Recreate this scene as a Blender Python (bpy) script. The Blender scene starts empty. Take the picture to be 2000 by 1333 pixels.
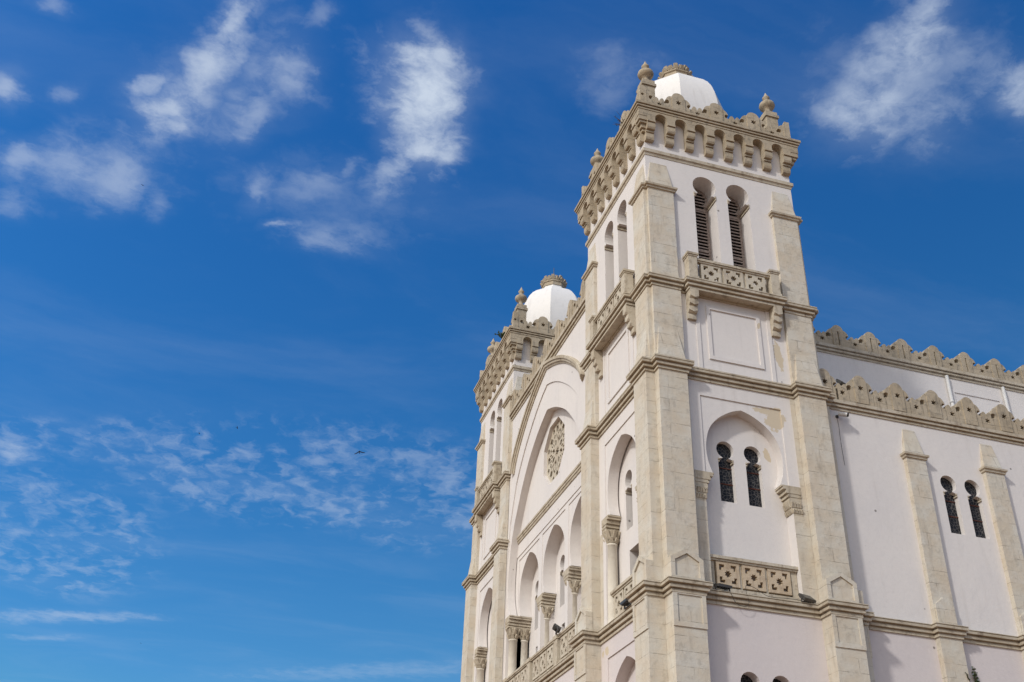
import bpy, bmesh, math, random
from mathutils import Vector, Matrix
from mathutils.geometry import tessellate_polygon
random.seed(7)
PI = math.pi
scene = bpy.context.scene
COL = scene.collection

# ------------------------------------------------------------------ camera
cam_d = bpy.data.cameras.new("camera")
cam = bpy.data.objects.new("camera", cam_d)
COL.objects.link(cam)
FW = Vector((0.22871093, 0.8125803, 0.53610127))
RT = Vector((0.95595278, -0.2915374, 0.03406202))
UP = Vector((-0.1839717, -0.50469714, 0.84346619))
m = Matrix((RT, UP, -FW)).transposed().to_4x4()
m.translation = Vector((-16.453, -35.7095, 1.598))
cam.matrix_world = m
cam_d.sensor_width = 36.0
cam_d.lens = 2064.66 / 2000 * 36.0
cam_d.clip_end = 6000
scene.camera = cam

# ------------------------------------------------------------------ light
SUN_DIR = Vector((-1.55, -1.0, 1.22)).normalized()          # towards the sun
SUN_EL = math.asin(SUN_DIR.z)
sun_d = bpy.data.lights.new("sun", 'SUN')
sun_d.energy = 2.25
sun_d.angle = math.radians(4.0)
sun_d.color = (1.0, 0.975, 0.93)
sun = bpy.data.objects.new("sun", sun_d)
COL.objects.link(sun)
sun.rotation_euler = SUN_DIR.to_track_quat('Z', 'Y').to_euler()

scene.view_settings.view_transform = 'Standard'
scene.view_settings.look = 'None'
scene.view_settings.exposure = 0.0
scene.view_settings.gamma = 1.0

# ------------------------------------------------------------------ world: nishita sky + cirrus layer
CLOUDS = [(-0.1002, 0.9566, 0.0723, 0.0214, 1.833, 0.72), (-0.1264, 1.0358, 0.0698, 0.0186, 1.834, 0.72), (-0.1713, 1.133, 0.0672, 0.0313, 2.169, 0.7), (-0.2016, 1.0894, 0.0415, 0.0232, 2.006, 0.5), (-0.157, 1.159, 0.0338, 0.0234, 2.471, 0.6), (-0.0295, 1.0028, 0.0674, 0.0444, 1.725, 0.42), (-0.0718, 1.109, 0.0677, 0.0279, 1.933, 0.4), (-0.005, 0.8997, 0.0394, 0.0242, 1.828, 0.25), (0.1138, 0.9272, 0.0492, 0.0424, 2.436, 0.95), (0.1562, 0.9128, 0.0337, 0.0284, 1.543, 0.8), (0.1446, 0.9903, 0.0652, 0.0556, -1.484, 0.98), (0.1672, 1.0737, 0.0612, 0.0488, -1.727, 0.85), (0.1388, 1.1442, 0.0598, 0.0222, 1.849, 0.5), (0.1987, 1.0843, 0.0417, 0.0352, -1.815, 0.45), (0.6817, 0.709, 0.0969, 0.0445, 1.531, 0.66), (0.6991, 0.8343, 0.0684, 0.056, 1.805, 0.68), (0.7699, 0.8149, 0.0708, 0.0482, 0.676, 0.42), (0.7475, 0.7208, 0.0574, 0.0424, 1.027, 0.3), (0.8598, 0.7457, 0.0686, 0.0369, -2.628, 0.62), (-0.3612, 1.2893, 0.0521, 0.0335, 2.087, 0.42), (-0.302, 1.2801, 0.0671, 0.0395, 1.859, 0.42), (-0.2424, 1.2825, 0.073, 0.0443, 1.739, 0.45), (-0.181, 1.3211, 0.0565, 0.0288, 1.673, 0.25), (-0.3791, 1.15, 0.0522, 0.0268, 1.943, 0.5), (-0.2923, 1.1348, 0.0285, 0.0194, 2.183, 0.25), (-0.3945, 1.3958, 0.0558, 0.0332, 1.965, 0.25), (-0.0039, 1.3188, 0.0327, 0.0102, 2.507, 0.55), (0.0805, 1.3331, 0.0664, 0.0422, 3.007, 0.36), (-0.0409, 1.2538, 0.0534, 0.0204, 1.708, 0.34), (0.0381, 1.2024, 0.0662, 0.0281, 2.251, 0.3), (0.0835, 1.1634, 0.0402, 0.0197, 1.857, 0.3), (0.3547, 0.8811, 0.0606, 0.0482, 1.13, 0.2), (-0.3123, 0.9886, 0.025, 0.019, -3.137, 0.35), (-0.4707, 2.3162, 0.0807, 0.0502, 1.888, 0.5), (-0.3864, 3.5118, 0.2905, 0.0628, 2.832, 0.34), (-0.5282, 3.594, 0.2089, 0.07, 2.672, 0.3), (-0.512, 3.8086, 0.1638, 0.0391, 2.701, 0.2), (0.5848, 3.7714, 0.5791, 0.114, 2.585, 0.18), (-0.1095, 1.0486, 0.1738, 0.0959, 2.037, 0.13), (-0.2741, 1.2819, 0.1711, 0.0945, 2.624, 0.12), (0.0581, 1.2374, 0.1627, 0.1074, 3.065, 0.12), (0.7027, 0.7716, 0.1393, 0.135, 1.317, 0.16), (0.1434, 1.0004, 0.1393, 0.0734, 1.39, 0.14)]
CLOUD_FIELDS = [(0.2065, 2.2232, 0.3798, 0.2369, 2.885, 0.36), (-0.1754, 2.152, 0.2113, 0.0854, 2.498, 0.26), (-0.3982, 2.8629, 0.3786, 0.2011, 1.669, 0.34), (0.4411, 2.3168, 0.2185, 0.1565, 1.518, 0.28), (-0.4606, 2.2602, 0.1322, 0.0828, 2.29, 0.3)]


class NT:
    """tiny helper to write node trees"""
    def __init__(self, tree):
        self.t = tree

    def n(self, kind, **kw):
        nd = self.t.nodes.new(kind)
        for k, v in kw.items():
            setattr(nd, k, v)
        return nd

    def l(self, a, b):
        self.t.links.new(a, b)

    def math(self, op, a, b=None, clamp=False):
        nd = self.n('ShaderNodeMath', operation=op)
        nd.use_clamp = clamp
        for i, v in enumerate((a, b)):
            if v is None:
                continue
            if isinstance(v, (int, float)):
                nd.inputs[i].default_value = v
            else:
                self.l(v, nd.inputs[i])
        return nd.outputs[0]

    def noise(self, vec, scale, detail=4, rough=0.55, dist=0.0):
        nd = self.n('ShaderNodeTexNoise')
        nd.inputs['Scale'].default_value = scale
        nd.inputs['Detail'].default_value = detail
        nd.inputs['Roughness'].default_value = rough
        nd.inputs['Distortion'].default_value = dist
        if vec is not None:
            self.l(vec, nd.inputs['Vector'])
        return nd

    def ramp(self, fac, stops):
        nd = self.n('ShaderNodeValToRGB')
        cr = nd.color_ramp
        while len(cr.elements) < len(stops):
            cr.elements.new(0.5)
        for e, (p, c) in zip(cr.elements, stops):
            e.position = p
            e.color = c if len(c) == 4 else (*c, 1)
        self.l(fac, nd.inputs[0])
        return nd.outputs[0]

    def maprange(self, v, a, b, c=0.0, d=1.0, smooth=True):
        nd = self.n('ShaderNodeMapRange')
        nd.interpolation_type = 'SMOOTHSTEP' if smooth else 'LINEAR'
        self.l(v, nd.inputs[0])
        for i, x in enumerate((a, b, c, d)):
            nd.inputs[i + 1].default_value = x
        return nd.outputs[0]

    def mix(self, fac, a, b, blend='MIX'):
        nd = self.n('ShaderNodeMix', data_type='RGBA', blend_type=blend)
        for i, v in ((0, fac), (6, a), (7, b)):
            if isinstance(v, (int, float)):
                nd.inputs[i].default_value = v
            elif isinstance(v, tuple):
                nd.inputs[i].default_value = v if len(v) == 4 else (*v, 1)
            else:
                self.l(v, nd.inputs[i])
        return nd.outputs[2]

    def mapping(self, vec, loc=(0, 0, 0), rot=(0, 0, 0), scale=(1, 1, 1), kind='POINT'):
        nd = self.n('ShaderNodeMapping', vector_type=kind)
        nd.inputs['Location'].default_value = loc
        nd.inputs['Rotation'].default_value = rot
        nd.inputs['Scale'].default_value = scale
        self.l(vec, nd.inputs['Vector'])
        return nd.outputs[0]


SKY_STRENGTH = 0.10
world = bpy.data.worlds.new("World")
scene.world = world
world.use_nodes = True
wt = world.node_tree
wt.nodes.clear()
W = NT(wt)
sky = W.n('ShaderNodeTexSky', sky_type='NISHITA')
sky.sun_disc = False
sky.sun_elevation = SUN_EL
sky.sun_rotation = math.atan2(SUN_DIR.x, SUN_DIR.y)
sky.altitude = 50
sky.air_density = 1.0
sky.dust_density = 0.6
sky.ozone_density = 2.0
tc = W.n('ShaderNodeTexCoord')
sep = W.n('ShaderNodeSeparateXYZ')
W.l(tc.outputs['Generated'], sep.inputs[0])
zc = W.math('MAXIMUM', sep.outputs[2], 0.06)
comb = W.n('ShaderNodeCombineXYZ')
W.l(W.math('DIVIDE', sep.outputs[0], zc), comb.inputs[0])
W.l(W.math('DIVIDE', sep.outputs[1], zc), comb.inputs[1])
P0 = comb.outputs[0]
# domain warp so that the cloud edges fray
def warp(vec, scale, amp, detail):
    nw = W.noise(vec, scale, detail, 0.6)
    sub = W.n('ShaderNodeVectorMath', operation='SUBTRACT')
    W.l(nw.outputs['Color'], sub.inputs[0])
    sub.inputs[1].default_value = (0.5, 0.5, 0.5)
    scl = W.n('ShaderNodeVectorMath', operation='SCALE')
    W.l(sub.outputs[0], scl.inputs[0])
    scl.inputs['Scale'].default_value = amp
    addv = W.n('ShaderNodeVectorMath', operation='ADD')
    W.l(vec, addv.inputs[0])
    W.l(scl.outputs[0], addv.inputs[1])
    return addv.outputs[0]


PW = warp(P0, 10.0, 0.085, 5)
PF = warp(P0, 22.0, 0.035, 4)
shape = opac = None
for (x, y, a, b, rot, s) in CLOUDS:
    mp = W.mapping(PW, (x, y, 0), (0, 0, rot), (a * 1.75, b * 1.75, 1), 'TEXTURE')
    ln = W.n('ShaderNodeVectorMath', operation='LENGTH')
    W.l(mp, ln.inputs[0])
    g = W.maprange(ln.outputs['Value'], 1.0, 0.0)
    shape = g if shape is None else W.math('MAXIMUM', shape, g)
    g2 = W.maprange(ln.outputs['Value'], 1.25, 0.1, 0.0, s)
    opac = g2 if opac is None else W.math('MAXIMUM', opac, g2)
n1 = W.noise(PF, 15.0, 8, 0.60, 0.25)
n2 = W.noise(W.mapping(PF, (3, 1, 0), (0, 0, 0.5), (24, 31, 1)), 1.0, 7, 0.62, 0.3)
tex = W.math('ADD', W.math('MULTIPLY', n1.outputs['Fac'], 0.68), W.math('MULTIPLY', n2.outputs['Fac'], 0.32))
dens = W.math('ADD', W.math('MULTIPLY', shape, 0.95), W.math('MULTIPLY', W.math('SUBTRACT', tex, 0.5), 2.6))
dens = W.maprange(dens, 0.12, 1.25)
dens = W.math('MULTIPLY', dens, opac)
# fields of small broken puffs low in the sky
fm = None
for (x, y, a, b, rot, s) in CLOUD_FIELDS:
    mp = W.mapping(PW, (x, y, 0), (0, 0, rot), (a * 1.7, b * 1.7, 1), 'TEXTURE')
    ln = W.n('ShaderNodeVectorMath', operation='LENGTH')
    W.l(mp, ln.inputs[0])
    g = W.maprange(ln.outputs['Value'], 1.0, 0.25, 0.0, s)
    fm = g if fm is None else W.math('MAXIMUM', fm, g)
PV = warp(P0, 14.0, 0.10, 4)
puff = W.noise(W.mapping(PV, (5, 2, 0), (0, 0, 0.2), (21, 14, 1)), 1.0, 5, 0.55, 0.0)
brk = W.noise(W.mapping(PV, (1, 7, 0), (0, 0, 0), (4.0, 2.6, 1)), 1.0, 3, 0.5, 0.0)
pf = W.math('ADD', puff.outputs['Fac'], W.math('MULTIPLY', W.math('SUBTRACT', brk.outputs['Fac'], 0.5), 0.55))
pf = W.math('ADD', pf, W.math('MULTIPLY', fm, 0.25))
pf = W.math('MULTIPLY', W.math('MULTIPLY', W.maprange(pf, 0.46, 0.86), W.maprange(fm, 0.0, 0.2)), 0.28)
dens = W.math('MAXIMUM', dens, pf)
halo = W.math('MULTIPLY', W.math('MULTIPLY', shape, opac), 0.30)
dens = W.math('MAXIMUM', dens, halo)
veil = W.noise(W.mapping(PF, (0, 0, 0), (0, 0, -0.7), (1.3, 3.2, 1)), 1.0, 6, 0.58, 0.6)
veilf = W.maprange(veil.outputs['Fac'], 0.42, 0.80, 0.0, 0.07)
dens = W.math('ADD', dens, veilf, True)
# deep polarised blue: each channel of the sky gets its own contrast
sp_ = W.n('ShaderNodeSeparateColor')
W.l(sky.outputs[0], sp_.inputs[0])
cb_ = W.n('ShaderNodeCombineColor')
dotn = W.n('ShaderNodeVectorMath', operation='DOT_PRODUCT')
W.l(tc.outputs['Generated'], dotn.inputs[0])
dotn.inputs[1].default_value = Vector((SUN_DIR.x, SUN_DIR.y, 0)).normalized()
side = W.maprange(dotn.outputs['Value'], -0.95, -0.1, 0.70, 1.24, False)     # brighter towards the sun
for i, (gain, gam) in enumerate(((1.38, 1.76), (1.083, 1.08), (1.10, 0.72))):
    v = W.math('MULTIPLY', sp_.outputs[i], SKY_STRENGTH)
    v = W.math('MULTIPLY', W.math('POWER', v, gam), gain)
    v = W.math('MULTIPLY', v, side)
    v = W.math('MINIMUM', v, (0.20, 0.38, 0.64)[i])
    W.l(v, cb_.inputs[i])
col = W.mix(dens, cb_.outputs[0], (0.60, 0.685, 0.81))
# glow added to the unseen sky, west of the sun, to brighten the walls
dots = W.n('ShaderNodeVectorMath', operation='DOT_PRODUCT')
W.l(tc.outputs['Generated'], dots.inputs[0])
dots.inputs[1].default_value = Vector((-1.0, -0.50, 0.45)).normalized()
fill_glow = W.maprange(dots.outputs['Value'], 0.22, 0.95)
col = W.mix(fill_glow, col, (1.64, 1.60, 1.51))
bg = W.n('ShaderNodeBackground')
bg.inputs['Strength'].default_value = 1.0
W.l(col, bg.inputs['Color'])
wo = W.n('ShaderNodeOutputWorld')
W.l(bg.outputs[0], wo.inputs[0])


# ------------------------------------------------------------------ materials
def new_mat(name):
    mt = bpy.data.materials.new(name)
    mt.use_nodes = True
    t = mt.node_tree
    t.nodes.clear()
    k = NT(t)
    b = k.n('ShaderNodeBsdfPrincipled')
    o = k.n('ShaderNodeOutputMaterial')
    k.l(b.outputs[0], o.inputs[0])
    b.inputs['Specular IOR Level'].default_value = 0.25
    return mt, k, b


def bump(k, b, h, strength, dist):
    nd = k.n('ShaderNodeBump')
    nd.inputs['Strength'].default_value = strength
    nd.inputs['Distance'].default_value = dist
    k.l(h, nd.inputs['Height'])
    k.l(nd.outputs[0], b.inputs['Normal'])


PATCHES = [  # centre, size of the places where the pink wash has come off
    ((5.62, 0.05, 23.75), (0.50, 0.5, 0.62), 0.45), ((5.15, 0.05, 24.08), (0.62, 0.5, 0.16), 0.0),
    ((6.15, 0.0, 27.1), (0.22, 0.5, 0.85), -0.1), ((5.35, 0.55, 22.2), (0.16, 0.6, 0.42), -0.3),
    ((5.25, 0.0, 28.45), (0.09, 0.4, 0.24), 0.3),
    ((0.0, 6.02, 14.62), (0.5, 0.22, 0.22), 0.0), ((0.0, 6.45, 14.60), (0.5, 0.13, 0.14), 0.0),
]


def plaster(name, base, patches=True, streak=0.20):
    mt, k, b = new_mat(name)
    geo = k.n('ShaderNodeNewGeometry')
    pos = geo.outputs['Position']
    big = k.noise(pos, 0.35, 4, 0.6)
    med = k.noise(pos, 2.2, 6, 0.65)
    st = k.noise(k.mapping(pos, scale=(2.6, 2.6, 0.22)), 1.0, 5, 0.6)
    c = k.mix(k.maprange(big.outputs['Fac'], 0.35, 0.7), base, tuple(x * y for x, y in zip(base, (0.95, 0.955, 0.97))))
    c = k.mix(k.math('MULTIPLY', k.maprange(st.outputs['Fac'], 0.52, 0.78), streak), c, (0.33, 0.30, 0.27))
    c = k.mix(k.math('MULTIPLY', k.maprange(med.outputs['Fac'], 0.58, 0.80), 0.16), c, (0.50, 0.45, 0.40))
    mot = k.noise(pos, 5.5, 6, 0.7)
    c = k.mix(k.math('MULTIPLY', k.maprange(mot.outputs['Fac'], 0.50, 0.75), 0.20), c, (0.40, 0.385, 0.39))
    c = k.mix(k.math('MULTIPLY', k.maprange(mot.outputs['Fac'], 0.48, 0.28), 0.16), c, (0.74, 0.70, 0.68))
    # small dark pock marks and old peg holes
    vo = k.n('ShaderNodeTexVoronoi')
    vo.inputs['Scale'].default_value = 0.75
    k.l(pos, vo.inputs['Vector'])
    c = k.mix(k.maprange(vo.outputs['Distance'], 0.052, 0.03, 0, 0.75), c, (0.10, 0.085, 0.075))
    if patches:
        for (ctr, size, rot) in PATCHES:
            mp = k.mapping(pos, ctr, (0, rot, 0), size, 'TEXTURE')
            wn = k.noise(pos, 5.0, 4, 0.6)
            ln = k.n('ShaderNodeVectorMath', operation='LENGTH')
            k.l(mp, ln.inputs[0])
            v = k.math('ADD', ln.outputs['Value'], k.math('MULTIPLY', k.math('SUBTRACT', wn.outputs['Fac'], 0.5), 1.5))
            c = k.mix(k.maprange(v, 0.90, 0.84), c, (0.52, 0.44, 0.33))
    k.l(c, b.inputs['Base Color'])
    b.inputs['Roughness'].default_value = 0.9
    hn = k.math('ADD', k.math('MULTIPLY', med.outputs['Fac'], 0.6), k.math('MULTIPLY', k.noise(pos, 14, 3).outputs['Fac'], 0.4))
    bump(k, b, hn, 0.45, 0.035)
    return mt


def stone(name, base, alt, dirt=0.25, joints=True, dark=(0.16, 0.135, 0.11), jw=0.010):
    mt, k, b = new_mat(name)
    geo = k.n('ShaderNodeNewGeometry')
    pos = geo.outputs['Position']
    sp = k.n('ShaderNodeSeparateXYZ')
    k.l(pos, sp.inputs[0])
    big = k.noise(pos, 0.9, 5, 0.6)
    med = k.noise(pos, 3.5, 6, 0.65)
    fin = k.noise(k.mapping(pos, scale=(5, 5, 22)), 1.0, 5, 0.6)
    c = k.mix(k.maprange(big.outputs['Fac'], 0.32, 0.68), base, alt)
    c = k.mix(k.math('MULTIPLY', k.maprange(fin.outputs['Fac'], 0.5, 0.75), 0.22), c, tuple(x * 0.72 for x in base))
    h = med.outputs['Fac']
    if joints:
        cv = k.n('ShaderNodeCombineXYZ')
        k.l(k.math('ADD', sp.outputs[0], sp.outputs[1]), cv.inputs[0])
        k.l(sp.outputs[2], cv.inputs[1])
        br = k.n('ShaderNodeTexBrick')
        br.offset = 0.5
        br.inputs['Scale'].default_value = 1.0
        br.inputs['Brick Width'].default_value = 2.3
        br.inputs['Row Height'].default_value = 0.56
        br.inputs['Mortar Size'].default_value = jw
        br.inputs['Mortar Smooth'].default_value = 0.3
        br.inputs['Bias'].default_value = 0.0
        br.inputs['Color1'].default_value = (0.0, 0.0, 0.0, 1)
        br.inputs['Color2'].default_value = (1.0, 1.0, 1.0, 1)
        br.inputs['Mortar'].default_value = (0.5, 0.5, 0.5, 1)
        k.l(cv.outputs[0], br.inputs['Vector'])
        c = k.mix(k.math('MULTIPLY', br.outputs['Color'], 0.34), c, tuple(x * y for x, y in zip(base, (0.86, 0.78, 0.66))))
        jn = k.noise(pos, 1.7, 4, 0.7)
        jf = k.math('MULTIPLY', br.outputs['Fac'], k.maprange(jn.outputs['Fac'], 0.45, 0.66, 0.10, 0.9))
        c = k.mix(jf, c, (0.19, 0.155, 0.115))
        h = k.math('SUBTRACT', h, k.math('MULTIPLY', jf, 0.6))
    c = k.mix(k.math('MULTIPLY', k.maprange(med.outputs['Fac'], 0.50, 0.72), dirt), c, dark)
    d2 = k.noise(k.mapping(pos, scale=(3.2, 3.2, 0.5)), 1.0, 5, 0.65)
    c = k.mix(k.math('MULTIPLY', k.maprange(d2.outputs['Fac'], 0.53, 0.75), dirt), c, dark)
    k.l(c, b.inputs['Base Color'])
    b.inputs['Roughness'].default_value = 0.92
    bump(k, b, h, 0.5, 0.05)
    return mt


def simple(name, base, rough=0.7, var=0.15, metal=0.0, scale=3.0):
    mt, k, b = new_mat(name)
    geo = k.n('ShaderNodeNewGeometry')
    nn = k.noise(geo.outputs['Position'], scale, 5, 0.6)
    c = k.mix(k.maprange(nn.outputs['Fac'], 0.3, 0.7), base, tuple(x * (1 - var * 2) for x in base))
    k.l(c, b.inputs['Base Color'])
    b.inputs['Roughness'].default_value = rough
    b.inputs['Metallic'].default_value = metal
    return mt


M = {}
M['plaster'] = plaster('pale_plaster', (0.63, 0.59, 0.562))
M['pink'] = plaster('pink_plaster', (0.575, 0.52, 0.505), streak=0.14)
M['stone'] = stone('limestone_ashlar', (0.545, 0.515, 0.455), (0.515, 0.445, 0.355), 0.28)
M['trim'] = stone('limestone_moulding', (0.485, 0.43, 0.345), (0.40, 0.34, 0.255), 0.60, joints=False, dark=(0.15, 0.11, 0.08))
M['panel'] = stone('cream_pierced_stone', (0.50, 0.45, 0.365), (0.43, 0.37, 0.29), 0.35, joints=False, dark=(0.18, 0.12, 0.08))
M['weather'] = stone('weathered_limestone', (0.42, 0.358, 0.272), (0.335, 0.28, 0.205), 0.62, joints=True, jw=0.014, dark=(0.13, 0.115, 0.095))
M['tan'] = stone('reddish_tan_stone', (0.50, 0.405, 0.295), (0.43, 0.335, 0.23), 0.35, joints=False, dark=(0.17, 0.10, 0.065))
M['marble'] = stone('marble_column', (0.60, 0.56, 0.49), (0.53, 0.48, 0.40), 0.12, joints=False)
M['dome'] = plaster('dome_limewash', (0.68, 0.655, 0.63), patches=False, streak=0.26)
M['wood'] = simple('weathered_louvre_wood', (0.33, 0.265, 0.235), 0.8, 0.2, scale=9)
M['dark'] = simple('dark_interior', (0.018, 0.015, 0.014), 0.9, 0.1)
M['metal'] = simple('grey_metal', (0.12, 0.115, 0.11), 0.45, 0.1, 0.6)
M['lens'] = simple('lamp_glass', (0.03, 0.035, 0.04), 0.12, 0.1)
M['white'] = simple('white_casing', (0.56, 0.545, 0.53), 0.4, 0.05)
M['iron'] = simple('rusty_iron', (0.11, 0.035, 0.022), 0.8, 0.2)
M['cable'] = simple('black_cable', (0.04, 0.032, 0.028), 0.7, 0.1)
M['leaf'] = simple('dark_green_leaves', (0.06, 0.095, 0.03), 0.7, 0.25, scale=25)
M['twig'] = simple('dry_twigs', (0.085, 0.062, 0.04), 0.85, 0.2, scale=25)
M['bird'] = simple('dark_feathers', (0.022, 0.020, 0.022), 0.7, 0.1)
M['bird2'] = simple('brown_grey_feathers', (0.028, 0.025, 0.025), 0.7, 0.1)


def glass_mat():
    mt, k, b = new_mat('leaded_dark_glass')
    geo = k.n('ShaderNodeNewGeometry')
    vo = k.n('ShaderNodeTexVoronoi', feature='DISTANCE_TO_EDGE')
    vo.inputs['Scale'].default_value = 7.0
    k.l(geo.outputs['Position'], vo.inputs['Vector'])
    f = k.maprange(vo.outputs['Distance'], 0.10, 0.03)
    nz = k.noise(geo.outputs['Position'], 6, 3)
    c = k.mix(f, (0.008, 0.009, 0.013), (0.085, 0.08, 0.078))
    c = k.mix(k.maprange(nz.outputs['Fac'], 0.62, 0.75, 0, 0.5), c, (0.05, 0.012, 0.01))
    k.l(c, b.inputs['Base Color'])
    b.inputs['Roughness'].default_value = 0.6
    bump(k, b, f, 0.6, 0.03)
    return mt


M['glass'] = glass_mat()


def ground_mat():
    mt, k, b = new_mat('sandy_ground')
    geo = k.n('ShaderNodeNewGeometry')
    a = k.noise(geo.outputs['Position'], 0.05, 6, 0.6)
    c2 = k.noise(geo.outputs['Position'], 3.0, 6, 0.7)
    c = k.mix(k.maprange(a.outputs['Fac'], 0.35, 0.65), (0.34, 0.195, 0.105), (0.28, 0.155, 0.08))
    c = k.mix(k.math('MULTIPLY', c2.outputs['Fac'], 0.3), c, (0.28, 0.22, 0.15))
    k.l(c, b.inputs['Base Color'])
    b.inputs['Roughness'].default_value = 0.95
    bump(k, b, c2.outputs['Fac'], 0.4, 0.05)
    return mt


M['ground'] = ground_mat()


# ------------------------------------------------------------------ mesh helpers
def F(u, z, d):                                 # face frame: along the face, up, outwards
    return (u, -4.0 - d, z)


def prism(bm, outer, holes, d0, d1, fr=F):
    """outline with holes extruded from depth d0 to d1 in a frame"""
    loops = [list(outer)] + [list(h) for h in holes]
    flat = [p for lp in loops for p in lp]
    tris = tessellate_polygon([[Vector((p[0], p[1], 0)) for p in lp] for lp in loops])
    va = [bm.verts.new(fr(p[0], p[1], d0)) for p in flat]
    vb = [bm.verts.new(fr(p[0], p[1], d1)) for p in flat]
    for t in tris:
        if len(set(t)) == 3:
            try:
                bm.faces.new([va[i] for i in t])
                bm.faces.new([vb[i] for i in reversed(t)])
            except ValueError:
                pass
    s = 0
    for lp in loops:
        n = len(lp)
        for i in range(n):
            j = (i + 1) % n
            try:
                bm.faces.new((va[s + i], va[s + j], vb[s + j], vb[s + i]))
            except ValueError:
                pass
        s += n


def rect(u0, u1, z0, z1):
    return [(u0, z0), (u1, z0), (u1, z1), (u0, z1)]


def fbox(bm, u0, u1, z0, z1, d0, d1, fr=F):
    prism(bm, rect(u0, u1, z0, z1), [], d0, d1, fr)


def hexa(bm, a, b):
    """solid between two quads"""
    va = [bm.verts.new(p) for p in a]
    vb = [bm.verts.new(p) for p in b]
    bm.faces.new(va)
    bm.faces.new(list(reversed(vb)))
    for i in range(4):
        j = (i + 1) % 4
        bm.faces.new((va[i], va[j], vb[j], vb[i]))


def box(bm, x0, x1, y0, y1, z0, z1):
    hexa(bm, [(x0, y0, z0), (x1, y0, z0), (x1, y1, z0), (x0, y1, z0)], [(x0, y0, z1), (x1, y0, z1), (x1, y1, z1), (x0, y1, z1)])


def lathe(bm, prof, cx, cy, n=20, rot=0.0, cap=True):
    rings = []
    for (r, z) in prof:
        rings.append([bm.verts.new((cx + r * math.cos(rot + 2 * PI * i / n), cy + r * math.sin(rot + 2 * PI * i / n), z)) for i in range(n)])
    for a, b in zip(rings, rings[1:]):
        for i in range(n):
            j = (i + 1) % n
            bm.faces.new((a[i], a[j], b[j], b[i]))
    if cap:
        bm.faces.new(list(reversed(rings[0])))
        bm.faces.new(rings[-1])


def offset_poly(poly, d, closed=True):
    """offset to the outside (right-hand side) of a CCW polyline"""
    n = len(poly)
    out = []
    for i in range(n):
        p = Vector(poly[i])
        if closed or 0 < i < n - 1:
            a = Vector(poly[(i - 1) % n]); b = Vector(poly[(i + 1) % n])
            e1 = (p - a).normalized(); e2 = (b - p).normalized()
        elif i == 0:
            e1 = e2 = (Vector(poly[1]) - p).normalized()
        else:
            e1 = e2 = (p - Vector(poly[i - 1])).normalized()
        n1 = Vector((e1.y, -e1.x)); n2 = Vector((e2.y, -e2.x))
        s = n1 + n2
        k = s.dot(n1)
        out.append(p + s * (d / k) if abs(k) > 1e-6 else p + n1 * d)
    return out


def sweep(bm, poly, prof, closed=True, fr=None):
    rings = []
    for (d, z) in prof:
        pts = offset_poly(poly, d, closed)
        rings.append([bm.verts.new((p.x, p.y, z) if fr is None else fr(p.x, p.y, z)) for p in pts])
    n = len(poly)
    m_ = n if closed else n - 1
    for a, b in zip(rings, rings[1:]):
        for i in range(m_):
            j = (i + 1) % n
            bm.faces.new((a[i], a[j], b[j], b[i]))
    if not closed:
        for i in (0, n - 1):
            try:
                bm.faces.new([r_[i] for r_ in rings])
            except ValueError:
                pass


def build(name, bm, mt, parent=None, smooth=False, label=None, loc=None, rotz=None):
    bmesh.ops.remove_doubles(bm, verts=bm.verts, dist=1e-5)
    bmesh.ops.recalc_face_normals(bm, faces=bm.faces)
    me = bpy.data.meshes.new(name)
    bm.to_mesh(me)
    bm.free()
    me.materials.append(mt)
    if smooth:
        me.polygons.foreach_set('use_smooth', [True] * len(me.polygons))
    return place(name, me, parent, label, loc, rotz)


def place(name, me, parent=None, label=None, loc=None, rotz=None):
    o = bpy.data.objects.new(name, me)
    COL.objects.link(o)
    if parent is not None:
        o.parent = parent
    if loc is not None:
        o.location = loc
    if rotz is not None:
        o.rotation_euler = (0, 0, rotz)
    if label:
        o['label'] = label
    return o


def tag(o, label, cat, group=None, kind=None):
    if label:
        o['label'] = label
    if cat:
        o['category'] = cat
    if group:
        o['group'] = group
    if kind:
        o['kind'] = kind
    return o


def BM():
    return bmesh.new()


ROT = {'S': 0.0, 'E': PI / 2, 'N': PI, 'W': -PI / 2}


class Kit:
    """builds a piece once and hands out copies that share the mesh"""
    def __init__(self, name, fn, mt, smooth=False):
        self.name, self.fn, self.mt, self.smooth, self.me = name, fn, mt, smooth, None

    def put(self, parent, loc=None, rotz=None, label=None):
        if self.me is None:
            bm = BM()
            self.fn(bm)
            o = build(self.name, bm, self.mt, parent, self.smooth, label, loc, rotz)
            self.me = o.data
            return o
        return place(self.name, self.me, parent, label, loc, rotz)


# ------------------------------------------------------------------ shapes shared by the towers and the front
def arc(cx, cz, r, a0, a1, n):
    return [(cx + r * math.cos(a0 + (a1 - a0) * i / n), cz + r * math.sin(a0 + (a1 - a0) * i / n)) for i in range(n + 1)]


def smooth_pts(pts, sub=4):
    out = []
    n = len(pts)
    for i in range(n - 1):
        p0 = Vector(pts[max(i - 1, 0)]); p1 = Vector(pts[i]); p2 = Vector(pts[i + 1]); p3 = Vector(pts[min(i + 2, n - 1)])
        for s in range(sub):
            t = s / sub
            q = 0.5 * ((2 * p1) + (-p0 + p2) * t + (2 * p0 - 5 * p1 + 4 * p2 - p3) * t * t + (-p0 + 3 * p1 - 3 * p2 + p3) * t ** 3)
            out.append((q.x, q.y))
    out.append(tuple(pts[-1]))
    return out


def mirror_close(right, cu=0.0):
    """right half from the bottom up to the apex -> closed loop"""
    r = [(cu + u, z) for u, z in right]
    l = [(cu - u, z) for u, z in reversed(right) if abs(u) > 1e-6]
    return r + l


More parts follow.
